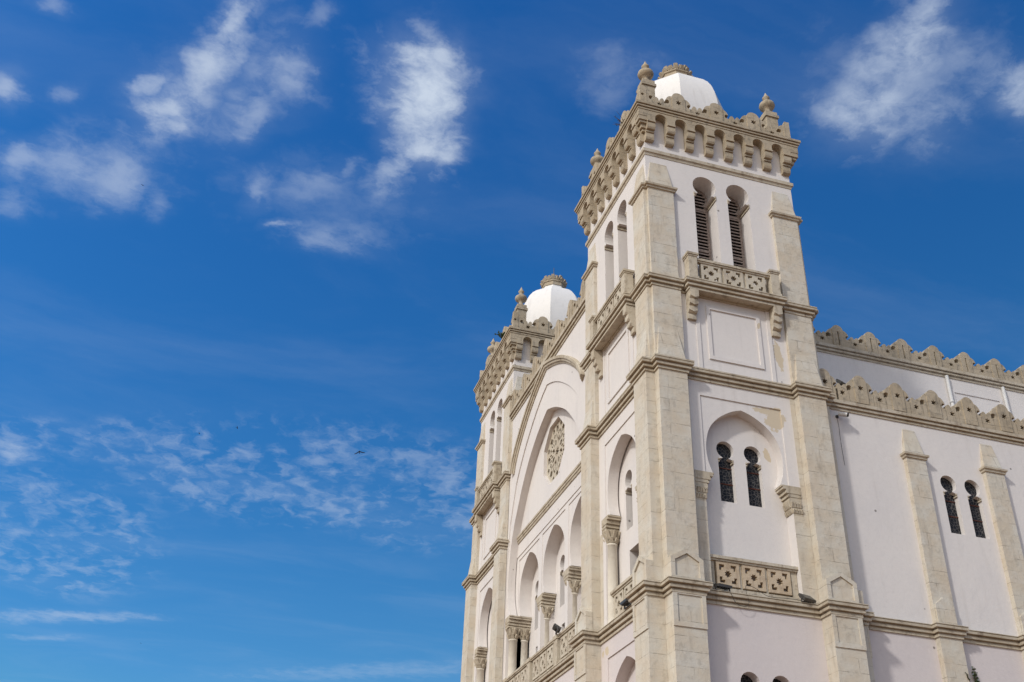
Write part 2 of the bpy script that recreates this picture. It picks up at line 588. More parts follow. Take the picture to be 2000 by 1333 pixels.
NICHE_R = [(1.55, 20.65), (1.72, 21.15), (1.785, 21.75), (1.71, 22.33), (1.54, 22.80), (1.27, 23.16), (1.0, 23.41), (0.5, 23.72), (0.0, 23.90)]


def niche_loop(cu=0.0, dz=0.0, zb=15.62, half=1.97):
    right = [(half, zb), (half, 20.64 + dz)] + [(u, z + dz) for u, z in smooth_pts(NICHE_R)]
    return mirror_close(right, cu)


def horseshoe(cu, ztop, r, zspring, half, zb):
    """key-hole window: round head wider than its shoulders, straight jambs"""
    zc = ztop - r
    dz = max(-0.95 * r, zspring - zc)
    a = math.asin(dz / r)
    head = arc(cu, zc, r, a, PI - a, 18)
    return [(cu - half, zb), (cu + half, zb), (cu + half, zspring - 0.06)] + head + [(cu - half, zspring - 0.06)]


def star(cu, cz, r, n=6, k=0.5, rot=PI / 2):
    return [(cu + (r if i % 2 == 0 else r * k) * math.cos(rot + PI * i / n), cz + (r if i % 2 == 0 else r * k) * math.sin(rot + PI * i / n)) for i in range(2 * n)]


WIN_Z1 = (22.52, 0.405, 21.72, 0.36, 19.72)        # top, radius, spring, half width, sill


def win_loop(cu, dz=0.0):
    zt, r, zs, hf, zb = WIN_Z1
    return horseshoe(cu, zt + dz, r, zs + dz, hf, zb + dz)


# --- merlons (base at z = 0, centred on u = 0, front at d = 0)
def big_plate(bm, slit):
    top = arc(0, 1.13, 0.35, 0, PI, 12)
    outer = [(-0.36, 0), (0.36, 0), (0.36, 1.13)] + top[1:-1] + [(-0.36, 1.13)]
    if slit:
        holes = [rect(-0.045, 0.045, 0.12, 1.05)]
    else:
        holes = [star(0, 0.80, 0.185)]
    prism(bm, outer, holes, 0.05, -0.40, FM)


def ear_side(bm, s):
    pts = [(0.361, 0), (0.70, 0), (0.70, 0.62), (0.585, 0.62), (0.52, 0.66), (0.485, 0.74), (0.50, 0.83), (0.56, 0.885), (0.64, 0.88), (0.70, 0.86),
           (0.66, 0.98), (0.60, 1.08), (0.50, 1.17), (0.42, 1.20), (0.361, 1.21)]
    pts = [(s * u, z) for u, z in pts]
    if s < 0:
        pts.reverse()
    prism(bm, pts, [], 0.0, -0.38, FM)


def low_plate(bm):
    h = [(0.372, 0), (0.372, 0.58), (0.27, 0.58), (0.27, 0.78), (0.235, 0.85), (0.17, 0.89), (0.10, 0.86), (0.045, 0.78), (0.02, 0.66)]
    right = h
    left = [(-u, z) for u, z in reversed(h)]
    prism(bm, right + left, [star(0, 0.41, 0.175)], 0.0, -0.38, FM)


def FM(u, z, d):
    return (u, -d, z)


K_MERLON = Kit('merlon', lambda bm: (big_plate(bm, False), ear_side(bm, 1), ear_side(bm, -1)), M['weather'])
K_MERLON_SLIT = Kit('merlon', lambda bm: (big_plate(bm, True), ear_side(bm, 1), ear_side(bm, -1)), M['weather'])
K_LOW = Kit('low_merlon', low_plate, M['weather'])


def corner_merlon(bm):
    # stands on the corner of a tower: half a merlon on each side
    def side(fr, u0):
        top = arc(0, 1.13, 0.35, 0, PI / 2, 8)
        outer = [(u0, 0), (0.33, 0), (0.33, 1.13)] + [(min(u, 0.33), z) for u, z in top[1:]] + ([(u0, 1.48)] if u0 < 0 else [])
        if u0 >= 0:
            outer = [(u0, 0), (0.33, 0), (0.33, 1.13)] + [(min(u, 0.33), z) for u, z in top[1:-2]] + [(u0, 1.40)]
        prism(bm, outer, [star(0.10 if u0 < 0 else 0.16, 0.82, 0.12)] if u0 < 0 else [], 0.03, -0.24, fr)
    side(lambda u, z, d: (u, -d, z), -0.03)
    side(lambda u, z, d: (-d, u, z), 0.25)
    for fr in (lambda u, z, d: (u - 0.03, -d, z), lambda u, z, d: (-d, u - 0.03, z)):
        pts = [(0.361, 0), (0.70, 0), (0.70, 0.62), (0.585, 0.62), (0.52, 0.66), (0.485, 0.74), (0.50, 0.83), (0.56, 0.885), (0.64, 0.88), (0.70, 0.86),
               (0.66, 0.98), (0.60, 1.08), (0.50, 1.17), (0.42, 1.20), (0.361, 1.21)]
        prism(bm, pts, [], 0.0, -0.24, fr)


K_CORNER = Kit('corner_merlon', corner_merlon, M['weather'])


# --- pierced balustrade panel 1.0 x 0.97, bottom centre at the origin
def bal_panel(bm):
    holes = [star(0, 0.49, 0.165, 8, 0.66, PI / 8)]
    for sx in (1, -1):
        for sz in (1, -1):
            a, b_, w = 0.135, 0.375, 0.125
            pts = [(a, b_), (a, b_ - w), (b_ - w, b_ - w), (b_ - w, a), (b_, a), (b_, b_)]
            lp = [(sx * u, 0.49 + sz * z) for u, z in pts]
            holes.append(lp)
    prism(bm, rect(-0.5, 0.5, 0, 0.98), holes, 0.0, -0.19, FM)


K_PANEL = Kit('balustrade_panel', bal_panel, M['panel'])
K_PANEL_TAN = Kit('balustrade_panel', bal_panel, M['tan'])


# --- corbel of the frieze (centred on u = 0, at the wall plane)
def corbel(bm):
    prof = [(-0.02, 38.28), (0.14, 38.28), (0.20, 38.34), (0.235, 38.46), (0.235, 38.70), (0.20, 38.705), (0.20, 38.74), (0.285, 38.745), (0.285, 38.83), (0.24, 38.835), (0.24, 38.87),
            (0.40, 38.875), (0.445, 38.97), (0.455, 39.08), (0.455, 39.23), (0.41, 39.235), (0.41, 39.275), (0.51, 39.28), (0.51, 39.37), (-0.02, 39.37)]
    prism(bm, [(d, z) for d, z in prof], [], -0.215, 0.215, lambda d, z, u: (u, -4.0 - d, z))


K_CORBEL = Kit('corbel', corbel, M['weather'])


# --- bracket carrying a belfry balcony: four faceted tiers
def balc_bracket(bm):
    tiers = [(29.44, 28.98, 0.52), (28.98, 28.64, 0.42), (28.64, 28.33, 0.32), (28.33, 28.06, 0.16)]
    for i, (z1, z0, d) in enumerate(tiers):
        w = 0.21
        top = [(-w, -4.02), (-w, -4.0 - d), (0.0, -4.0 - d - 0.02), (w, -4.0 - d), (w, -4.02)]
        dd = d - (0.12 if i < 3 else 0.02)
        zb = [z0, z0, z0 - 0.0, z0, z0]
        zm = z0 + 0.12
        bot = [(-w, -4.02), (-w, -4.0 - dd), (0.0, -4.0 - dd - 0.02), (w, -4.0 - dd), (w, -4.02)]
        r0 = [bm.verts.new((x, y, z1 - (0.001 if i else 0))) for x, y in top]
        r1 = [bm.verts.new((x, y, zm - (0.10 if j == 2 and i < 3 else 0))) for j, (x, y) in enumerate(top)]
        r2 = [bm.verts.new((x, y, z0 + 0.002)) for x, y in bot]
        bm.faces.new(r0)
        bm.faces.new(list(reversed(r2)))
        for a, b in ((r0, r1), (r1, r2)):
            for q in range(5):
                p = (q + 1) % 5
                bm.faces.new((a[q], a[p], b[p], b[q]))


K_BRACKET = Kit('bracket', balc_bracket, M['trim'])


# --- finial
FIN = [(0.25, 42.88), (0.25, 42.98), (0.17, 43.06), (0.145, 43.16), (0.165, 43.26), (0.27, 43.34), (0.39, 43.44), (0.43, 43.56), (0.40, 43.68), (0.29, 43.79),
       (0.15, 43.85), (0.125, 43.95), (0.13, 44.02), (0.20, 44.10), (0.205, 44.17), (0.15, 44.24), (0.10, 44.34), (0.05, 44.46), (0.015, 44.56)]
K_FINIAL = Kit('finial', lambda bm: lathe(bm, FIN, 0, 0, 20), M['weather'], True)


def pedestal(bm):
    box(bm, -0.33, 0.33, -0.33, 0.33, 40.6, 42.45)
    box(bm, -0.40, 0.40, -0.40, 0.40, 42.45, 42.62)
    box(bm, -0.34, 0.34, -0.34, 0.34, 42.62, 42.88)


K_PEDESTAL = Kit('finial_pedestal', pedestal, M['weather'])


# --- columns and capitals
def column(bm, zb=15.62):
    lathe(bm, [(0.30, zb), (0.30, zb + 0.15), (0.27, zb + 0.22), (0.25, zb + 0.3), (0.245, 17.5), (0.225, 19.30), (0.26, 19.32), (0.26, 19.40)], 0, 0, 24)


K_COLUMN = Kit('column', column, M['marble'], True)


def leaf(bm, ang, r0, r1, z0, z1, w):
    c, s = math.cos(ang), math.sin(ang)
    def P(r, t, z):
        return (r * c - t * s, r * s + t * c, z)
    hexa(bm, [P(r0 - 0.03, -w, z0), P(r0 + 0.015, -w, z0), P(r0 + 0.015, w, z0), P(r0 - 0.03, w, z0)],
         [P(r1 - 0.06, -w * 0.7, z1), P(r1 + 0.03, -w * 0.5, z1 - 0.05), P(r1 + 0.03, w * 0.5, z1 - 0.05), P(r1 - 0.06, w * 0.7, z1)])


def capital_bell(bm):
    lathe(bm, [(0.235, 19.40), (0.25, 19.55), (0.30, 19.80), (0.36, 20.0)], 0, 0, 12)
    for i in range(8):
        leaf(bm, i * PI / 4 + PI / 8, 0.25, 0.36, 19.42, 19.68, 0.085)
    for i in range(8):
        leaf(bm, i * PI / 4, 0.27, 0.44, 19.60, 19.98, 0.075)


K_BELL = Kit('capital', capital_bell, M['trim'])
STEPS = [(20.00, 20.08, 0.00), (20.08, 20.13, -0.03), (20.13, 20.23, 0.05), (20.23, 20.29, 0.02), (20.29, 20.40, 0.12), (20.40, 20.46, 0.10), (20.46, 20.57, 0.22), (20.57, 20.635, 0.26)]


# ------------------------------------------------------------------ tower parts
def tower_path(flags, p, w, balc=None, inset=0.0):
    pts = []
    for f in ('S', 'E', 'N', 'W'):
        st, en = flags[f]
        h = 4.0
        loc = []
        if st:
            loc += [(-h, 0.0), (-h, p), (-h + w, p), (-h + w, 0.0)]
        else:
            loc += [(-h, 0.0)]
        if balc and f in balc:
            b, db = 2.30, 0.45
            loc += [(-b, 0), (-b, db), (b, db), (b, 0)]
        if en:
            loc += [(h - w, 0), (h - w, p), (h, p)]
        R = Matrix.Rotation(ROT[f], 2)
        for u, d in loc:
            q = R @ Vector((u, -4.0 - d))
            if not pts or (Vector(pts[-1]) - q).length > 1e-4:
                pts.append((q.x, q.y))
    return pts


PROF = lambda z0, z1: [(-0.05, z0), (0.06, z0), (0.06, z0 + 0.10), (0.02, z0 + 0.105), (0.02, z0 + 0.155), (0.145, z0 + 0.16), (0.155, z0 + 0.26), (0.09, z0 + 0.275), (0.09, z0 + 0.325), (0.24, z0 + 0.335), (0.25, z0 + 0.43), (0.20, z0 + 0.44), (0.20, z0 + 0.465), (0.25, z0 + 0.47), (0.25, z1), (-0.05, z1 + 0.03)]


def win_group_wall(bm, cu_list, d0, d1, zr, dz=0.0, door=None, fr=F, u0=-2.6, u1=2.6):
    holes = [win_loop(c, dz) for c in cu_list]
    if door:
        holes.append(rect(*door))
    prism(bm, rect(u0, u1, *zr), holes, d0, d1, fr)


def sills(bm, cu, dz, d_out, d_in, fr=F):
    """sloping reveal below a window: raises from the outer edge to the glass"""
    for s in (0,):
        a = [(cu - 0.40, 19.33 + dz, d_out), (cu + 0.40, 19.33 + dz, d_out), (cu + 0.36, 19.72 + dz, d_in), (cu - 0.36, 19.72 + dz, d_in)]
        bm.faces.new([bm.verts.new(fr(*q)) for q in a])


def wall_mesh(kind, lower_niche):
    """all four walls of a tower from the ground to the parapet"""
    bm = BM()
    t = 0.55
    frames = {}
    for f in ('S', 'E', 'N', 'W'):
        R = Matrix.Rotation(ROT[f], 3, 'Z')
        frames[f] = (lambda R_: (lambda u, z, d: tuple(R_ @ Vector(F(u, z, d)))))(R)
    for f in ('S', 'E', 'N', 'W'):
        fr = frames[f]
        e0, e1 = -4.0, 4.0 - t
        detailed = (kind == 'right' and f in 'SW') or (kind == 'left' and f == 'W')
        # belfry storey
        if detailed:
            holes = [horseshoe(c, 36.85, 0.62, 35.74, 0.585, 30.05) for c in (-0.9, 0.9)]
            prism(bm, rect(e0, e1, 29.70, 40.40), holes, 0, -t, fr)
            # deep reveal behind
            holes = [horseshoe(c, 36.85, 0.62, 35.74, 0.585, 30.05) for c in (-0.9, 0.9)]
            prism(bm, rect(-3.4, 3.4, 29.8, 37.4), holes, -t - 0.001, -1.05, fr)
            # panel storey
            prism(bm, rect(e0, e1, 25.20, 29.70), [], 0, -t, fr)
        else:
            prism(bm, rect(e0, e1, 25.20, 40.40), [], 0, -t, fr)
    # roof slab and a floor inside
    box(bm, -3.9, 3.9, -3.9, 3.9, 40.2, 40.38)
    return bm, frames


def lower_walls(kind, frames):
    bm = BM()
    t = 0.55
    for f in ('S', 'E', 'N', 'W'):
        fr = frames[f]
        e0, e1 = -4.0, 4.0 - t
        detailed = (kind == 'right' and f in 'SW') or (kind == 'left' and f == 'W')
        if detailed:
            # thin outer skin with the rectangular label round the arch, then the arch itself
            prism(bm, rect(e0, e1, 15.30, 25.20), [rect(-1.93, 1.93, 20.64, 24.27)], 0, -0.05, fr) if False else None
            right = [(1.97, 15.62), (1.97, 20.64), (1.93, 20.641), (1.93, 24.27)]
            outer_hole = right + [(-u, z) for u, z in reversed(right)]
            prism(bm, rect(e0, e1, 15.30, 25.20), [outer_hole], 0, -0.05, fr)
            prism(bm, rect(e0, e1, 15.30, 25.20), [niche_loop()], -0.0505, -t, fr)
        else:
            prism(bm, rect(e0, e1, 15.30, 25.20), [], 0, -t, fr)
        # back of the niche with the twin windows
        if detailed:
            dback = 0.55 if f == 'S' else 0.62
            door = rect(-0.74, 0.74, 15.64, 18.72) if f == 'W' else None
            holes = [win_loop(-0.645), win_loop(0.645)]
            if door:
                holes.append(door)
            prism(bm, rect(-2.5, 2.5, 15.3, 24.4), holes, -dback - 0.001, -dback - (0.32 if f == 'S' else 0.56), fr)
    return bm


def base_walls(kind, frames):
    bm = BM()
    t = 0.55
    for f in ('S', 'E', 'N', 'W'):
        fr = frames[f]
        e0, e1 = -4.0, 4.0 - t
        if kind == 'right' and f == 'S':
            prism(bm, rect(e0, e1, -0.2, 15.30), [win_loop(c, -9.88) for c in (-0.68, 0.62)], 0, -t, fr)
            prism(bm, rect(-2, 2, 8, 14), [], -t - 0.03, -t - 0.1, fr)
        elif f == 'W':
            right = [(1.97, 5.6), (1.97, 10.65), (1.93, 10.651), (1.93, 14.29)]
            prism(bm, rect(e0, e1, -0.2, 15.30), [right + [(-u, z) for u, z in reversed(right)]], 0, -0.05, fr)
            prism(bm, rect(e0, e1, -0.2, 15.30), [niche_loop(0, -10.0, 5.6)], -0.0505, -t, fr)
            prism(bm, rect(-2.5, 2.5, 5.3, 14.5), [], -t - 0.001, -t - 0.3, fr)
        else:
            prism(bm, rect(e0, e1, -0.2, 15.30), [], 0, -t, fr)
    return bm


def hip(bm, u0, u1, d0, z0, a0, a1, d1, z1):
    """weathering of a buttress: leans back to the wall and narrows"""
    lo = [F(u0, z0, -0.02), F(u0, z0, d0), F(u1, z0, d0), F(u1, z0, -0.02)]
    hi = [F(a0, z1, -0.03), F(a0, z1, d1), F(a1, z1, d1), F(a1, z1, -0.03)]
    hexa(bm, lo, hi)


def mould(bm, u0, u1, d, z0, z1, off):
    """small moulded band round the three free sides of a buttress"""
    poly = [(u0, 0.0), (u0, -d), (u1, -d), (u1, 0.0)]
    prof = [(0, z0), (off * 0.45, z0 + 0.02), (off * 0.5, z0 + (z1 - z0) * 0.45), (off * 0.9, z0 + (z1 - z0) * 0.55), (off, z1 - 0.01), (0.0, z1 + 0.01)]
    sweep(bm, poly, prof, False, lambda x, y, z: (x, -4.0 + y, z))


BW = 1.33
P1, P2, P3 = 0.17, 0.42, 0.71


def buttress_parts(parent, ang, side, top_only=False, low=True):
    """one corner buttress: side = -1 at the start of the face, +1 at its end"""
    def U(u):                                    # distance from the corner -> u
        return (-4.0 + u) if side < 0 else (4.0 - u)
    def span(a, b):
        return (min(U(a), U(b)), max(U(a), U(b)))
    bm = BM()
    # belfry stage with its cap
    u0, u1 = span(0.0, BW)
    fbox(bm, u0, u1, 29.9, 35.25, -0.1, P1)
    a0, a1 = span(0.25, 1.10)
    hip(bm, u0, u1, P1, 35.40, a0, a1, 0.015, 37.0)
    fbox(bm, u0, u1, 35.25, 35.40, -0.1, P1)
    if not top_only:
        # stage below the balcony
        u0, u1 = span(0.0, BW + 0.05)
        fbox(bm, u0, u1, 25.4, 29.55, -0.1, P1 + 0.02)
        u0, u1 = span(0.0, BW)
        a0, a1 = span(0.20, 1.08)
        hip(bm, u0, u1, P2, 25.5, a0, a1, P1 + 0.03, 27.25)
        # main stage
        fbox(bm, u0, u1, 15.4, 25.05, -0.1, P2)
        # lowest stage
        if low:
            fbox(bm, u0, u1, -0.2, 15.12, -0.1, P3)
    b = build('buttress', bm, M['stone'], parent, rotz=ang)
    bm = BM()
    u0, u1 = span(0.0, BW)
    mould(bm, u0, u1, P1, 35.20, 35.44, 0.17)
    build('buttress_moulding', bm, M['trim'], parent, rotz=ang)
    if not top_only and low:
        bm = BM()
        uc = U(BW / 2 + 0.01)
        g = [(uc - 0.68, 15.5), (uc + 0.68, 15.5), (uc + 0.68, 16.46), (uc, 16.86), (uc - 0.68, 16.46)]
        gi = [(uc - 0.51, 15.72), (uc + 0.51, 15.72), (uc + 0.51, 16.36), (uc, 16.66), (uc - 0.51, 16.36)]
        prism(bm, g, [gi], P3 + 0.01, P3 - 0.06)
        prism(bm, g, [], P3 - 0.0605, P2 - 0.02)
        build('gablet', bm, M['stone'], parent, rotz=ang)
        bm = BM()
        prism(bm, rect(u0 - 0.012, u1 + 0.012, 13.78, 15.13), [rect(uc - 0.5, uc + 0.5, 13.95, 15.0)], P3 + 0.045, P3 - 0.02)
        build('panel_frame', bm, M['stone'], parent, rotz=ang)
    return b


def arcade(bm):
    z0, zs, zt = 39.36, 39.62, 40.06
    pts = [(-4.45, zt), (-4.45, zs), (-4.0, zs), (-4.0, z0)]
    cs = [-3.24, -2.16, -1.08, 0.0, 1.08, 2.16, 3.24]
    for c in cs:
        pts += [(c - 0.32, z0)]
        pts += [(c - 0.32, zs)] + list(reversed(arc(c, zs, 0.32, 0, PI, 12)))[1:-1] + [(c + 0.32, zs), (c + 0.32, z0)]
    pts += [(4.0, z0), (4.0, zt)]
    prism(bm, pts, [], 0.45, 0.01)


K_ARCADE = Kit('arcaded_frieze', arcade, M['weather'])


def corner_corbel(bm):
    # stepped block under the corner of the cornice (at the corner -4,-4)
    for (z0, z1, e) in ((39.36, 39.63, 0.43), (39.22, 39.36, 0.36), (38.98, 39.22, 0.25), (38.82, 38.98, 0.16)):
        box(bm, -4.0 - e, -3.98, -4.0 - e, -3.98, z0, z1 - 0.001)


K_CORNER_CORBEL = Kit('corner_corbel', corner_corbel, M['weather'])


def shutter(bm):
    """louvred shutter: frame, middle rail and slanting slats; centred on u = 0"""
    prism(bm, horseshoe(0, 36.83, 0.61, 35.74, 0.58, 30.05), [rect(-0.46, 0.46, 30.2, 32.9), rect(-0.46, 0.46, 33.05, 35.45), horseshoe(0, 36.70, 0.49, 35.82, 0.40, 35.60)], -0.90, -0.97)
    zz = 30.3
    while zz < 36.6:
        if not (32.8 < zz < 33.1 or 35.38 < zz < 35.6):
            hw = 0.47
            if zz > 35.8:
                hw = max(0.12, math.sqrt(max(0.0, 0.5 ** 2 - (zz - 36.21) ** 2)))
            a = [F(-hw, zz + 0.02, -0.88), F(hw, zz + 0.02, -0.88), F(hw, zz + 0.10, -0.885), F(-hw, zz + 0.10, -0.885)]
            b = [F(-hw, zz + 0.11, -1.0), F(hw, zz + 0.09, -1.0), F(hw, zz + 0.17, -1.005), F(-hw, zz + 0.17, -1.005)]
            hexa(bm, a, b)
        zz += 0.20


K_SHUTTER = Kit('louvred_shutter', shutter, M['wood'])
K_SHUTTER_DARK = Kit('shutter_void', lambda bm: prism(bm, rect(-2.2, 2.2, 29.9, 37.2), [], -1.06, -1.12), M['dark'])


def impost_band(bm, sides=(-1, 1)):
    for s in sides:
        for z0, z1, w in ((35.50, 35.58, 0.05), (35.58, 35.66, 0.02), (35.66, 35.75, 0.07)):
            u_in = s * (0.585 - w)
            u_out = s * 0.60
            fbox(bm, min(u_in, u_out), max(u_in, u_out), z0, z1, 0.025, -0.86)


K_IMPOST = [Kit('impost_band', lambda bm, q=q: impost_band(bm, sides=(q,)), M['trim']) for q in (-1, 1)]


def grille(bm):
    zt, r, zs, hf, zb = WIN_Z1
    prism(bm, horseshoe(0, zt, r + 0.03, zs, hf + 0.03, zb - 0.03), [], 0.0, -0.05, FM)


K_GRILLE = Kit('window_grille', grille, M['glass'])


K_BARS = [Kit('grille_bar', lambda bm, z=z: prism(bm, rect(-0.36, 0.36, z - 0.018, z + 0.018), [], 0.03, 0.004, FM), M['iron']) for z in (20.62, 21.35)]


def win_sill(bm):
    hexa(bm, [(-0.362, 0.0, 19.36), (0.362, 0.0, 19.36), (0.362, -0.24, 19.34), (-0.362, -0.24, 19.34)],
         [(-0.362, 0.0, 19.74), (0.362, 0.0, 19.74), (0.362, -0.235, 19.40), (-0.362, -0.235, 19.40)])


K_SILL = Kit('window_sill', win_sill, M['plaster'])


def win_impost(bm, sides=(-1, 1)):
    for s in sides:
        a, b = s * 0.30, s * 0.365
        for z0, z1 in ((21.52, 21.58), (21.62, 21.69)):
            prism(bm, rect(min(a, b), max(a, b), z0, z1), [], 0.01, -0.20, lambda u, z, d: (u, -0.24 - d, z))


K_WIMPOST = [Kit('window_impost', lambda bm, q=q: win_impost(bm, sides=(q,)), M['trim']) for q in (-1, 1)]


def put_in_face(kit, parent, ang, u, d, z=0.0, label=None):
    """put a piece whose own frame is (u, -d, z) on a face turned by ang"""
    R = Matrix.Rotation(ang, 3, 'Z')
    p = R @ Vector((u, -4.0 - d, z))
    return kit.put(parent, p, ang, label)


def window_set(parent, ang, u, d_glass, dz=0.0, extra=True, deep=1.0):
    g = put_in_face(K_GRILLE, parent, ang, u, d_glass, dz)
    for kt in K_BARS:
        put_in_face(kt, parent, ang, u, d_glass, dz)
    if extra:
        for kt in [K_SILL] + K_WIMPOST:
            put_in_face(kt, parent, ang, u, d_glass, dz).scale = (1, deep, 1)
    return g


def balcony_stone(bm):
    fbox(bm, -2.28, 2.28, 29.475, 29.96, -0.02, 0.45)
    # cove at the wall
    prism(bm, rect(-2.28, 2.28, 29.40, 29.476), [], 0.10, -0.02)
    # hand rail and its posts
    for s in (-1, 1):
        c = s * 2.10
        fbox(bm, c - 0.215, c + 0.215, 29.97, 31.28, 0.12, 0.56)
        fbox(bm, c - 0.25, c + 0.25, 29.97, 30.16, 0.08, 0.60)
        fbox(bm, c - 0.245, c + 0.245, 31.28, 31.36, 0.09, 0.59)
        fbox(bm, c - 0.285, c + 0.285, 31.36, 31.47, 0.05, 0.63)
        fbox(bm, c - 0.13, c + 0.13, 29.97, 31.1, -0.02, 0.12)
    fbox(bm, -1.89, 1.89, 31.08, 31.16, 0.27, 0.47)
    fbox(bm, -1.89, 1.89, 31.16, 31.28, 0.22, 0.52)
    fbox(bm, -1.88, 1.88, 29.97, 30.12, 0.27, 0.47)
    for u in (-1.13 * 0.5, 1.13 * 0.5):
        fbox(bm, u - 0.045, u + 0.045, 30.1, 31.09, 0.28, 0.36)


K_BALCONY = Kit('balcony', balcony_stone, M['trim'])


def panel_storey(bm):
    # raised rectangular frame between the brackets, and the side strips
    prism(bm, rect(-1.34, 1.34, 26.19, 29.02), [rect(-1.165, 1.165, 26.38, 28.86)], 0.06, -0.01)


K_STRIP = [Kit('wall_strip', lambda bm, q=q: fbox(bm, min(q * 1.70, q * 1.88), max(q * 1.70, q * 1.88), 25.45, 29.4, -0.01, 0.05), M['plaster']) for q in (-1, 1)]
K_PANELFRAME = Kit('wall_panel_frame', panel_storey, M['plaster'])


def gallery(bm):
    # balustrade frame inside the niche at the lower cornice
    fbox(bm, -1.96, 1.96, 16.94, 17.02, -0.34, -0.18)
    fbox(bm, -2.0, 2.0, 17.02, 17.14, -0.38, -0.12)
    fbox(bm, -1.96, 1.96, 15.6, 15.84, -0.36, -0.14)
    for u in (-1.13 * 0.5, 1.13 * 0.5, -1.82, 1.82):
        w = 0.045 if abs(u) < 1 else 0.13
        fbox(bm, u - w, u + w, 15.8, 16.95, -0.34, -0.27)


K_GALLERY = Kit('gallery_balustrade', gallery, M['trim'])


def jamb_strip(bm, sides=(-1, 1)):
    # stone pilasters either side of the niche (side wall)
    for s in sides:
        a, b = sorted((s * 1.975, s * 2.66))
        fbox(bm, a, b, 15.6, 19.32, -0.3, 0.012)
        a, b = sorted((s * 2.44, s * 2.66))
        fbox(bm, a, b, 19.32, 25.2, -0.2, 0.010)


K_JAMB = [Kit('jamb_pilaster', lambda bm, q=q: jamb_strip(bm, sides=(q,)), M['stone']) for q in (-1, 1)]


def jamb_capital(bm, depth=0.56, sides=(-1, 1)):
    for s in sides:
        a, b = sorted((s * 1.96, s * 2.42))
        # carved block: rows of leaves
        prism(bm, [(s * 2.42, 19.32), (s * 1.99, 19.32), (s * 1.93, 19.6), (s * 1.85, 20.0), (s * 2.42, 20.0)], [], 0.013, -depth)
        for k in range(4):
            for row, (z, dz) in enumerate(((19.42, 0.22), (19.68, 0.26))):
                u = s * (2.36 - 0.12 * k) - s * 0.05 * row
                hexa(bm, [F(u - 0.05, z, -0.02), F(u + 0.05, z, -0.02), F(u + 0.05, z, 0.04), F(u - 0.05, z, 0.04)],
                     [F(u - 0.03, z + dz, -0.02), F(u + 0.03, z + dz, -0.02), F(u + 0.03, z + dz - 0.06, 0.10), F(u - 0.03, z + dz - 0.06, 0.10)])
                v = -0.08 - 0.13 * k
                uu = s * (1.95 - 0.05 * row)
                hexa(bm, [F(uu - 0.02, z, v - 0.045), F(uu + 0.02, z, v - 0.045), F(uu + 0.02, z, v + 0.045), F(uu - 0.02, z, v + 0.045)],
                     [F(uu - s * 0.09 - 0.01, z + dz - 0.05, v - 0.03), F(uu + 0.02, z + dz, v - 0.03), F(uu + 0.02, z + dz, v + 0.03), F(uu - s * 0.09 - 0.01, z + dz - 0.05, v + 0.03)])
        for z0, z1, f in STEPS:
            ui = s * (1.86 - f * 1.17)
            a, b = sorted((ui, s * 2.42))
            fbox(bm, a, b, z0, z1 - 0.0005, -depth, 0.015 + 0.02 * (f > 0.04))


K_JCAP = [Kit('pilaster_capital', lambda bm, q=q: jamb_capital(bm, sides=(q,)), M['trim']) for q in (-1, 1)]


def jamb_steps_col(bm, sides=(-1, 1)):
    # stepped impost above a niche column of the front
    for s in sides:
        for z0, z1, f in STEPS:
            ui = s * (1.86 - f * 1.17)
            a, b = sorted((ui, s * 2.36))
            fbox(bm, a, b, z0, z1 - 0.0005, -0.60, 0.015 + 0.02 * (f > 0.04))


K_STEPS = [Kit('stepped_impost', lambda bm, q=q: jamb_steps_col(bm, sides=(q,)), M['trim']) for q in (-1, 1)]


def octo_dome(bm):
    prof = [(2.90, 40.3), (2.90, 43.4), (2.84, 44.2), (2.71, 44.9), (2.54, 45.47), (2.31, 45.95), (2.01, 46.38), (1.68, 46.71), (1.36, 46.94), (1.12, 47.09), (0.96, 47.20), (0.88, 47.32), (0.85, 47.50)]
    lathe(bm, prof, 0, 0, 8, PI / 8)


def crown(bm):
    k = 1.06
    lathe(bm, [(0.86 * k, 47.47), (0.86 * k, 47.55), (0.82 * k, 47.57), (0.82 * k, 47.77), (0.90 * k, 47.80), (0.90 * k, 47.87), (0.80 * k, 47.91), (0.74, 48.15), (0.62, 48.35), (0.42, 48.49), (0.15, 48.55)], 0, 0, 8, PI / 8)
    for i in range(16):
        a = i * PI / 8
        leaf(bm, a, 0.84, 1.0, 47.85, 48.15, 0.15)
    for i in range(8):
        a = i * PI / 4 + PI / 8
        leaf(bm, a, 0.78, 0.86, 48.07, 48.43, 0.17)
        leaf(bm, a + PI / 8, 0.74, 0.80, 48.07, 48.39, 0.15)


def dome_part(parent):
    bm = BM()
    octo_dome(bm)
    o = build('dome', bm, M['dome'], parent)
    me = o.data
    me.polygons.foreach_set('use_smooth', [True] * len(me.polygons))
    for e in me.edges:
        a, b = (me.vertices[i].co for i in e.vertices)
        if abs(a.z - b.z) > 1e-4:
            e.use_edge_sharp = True
    bm = BM()
    crown(bm)
    build('dome_crown', bm, M['weather'], parent)


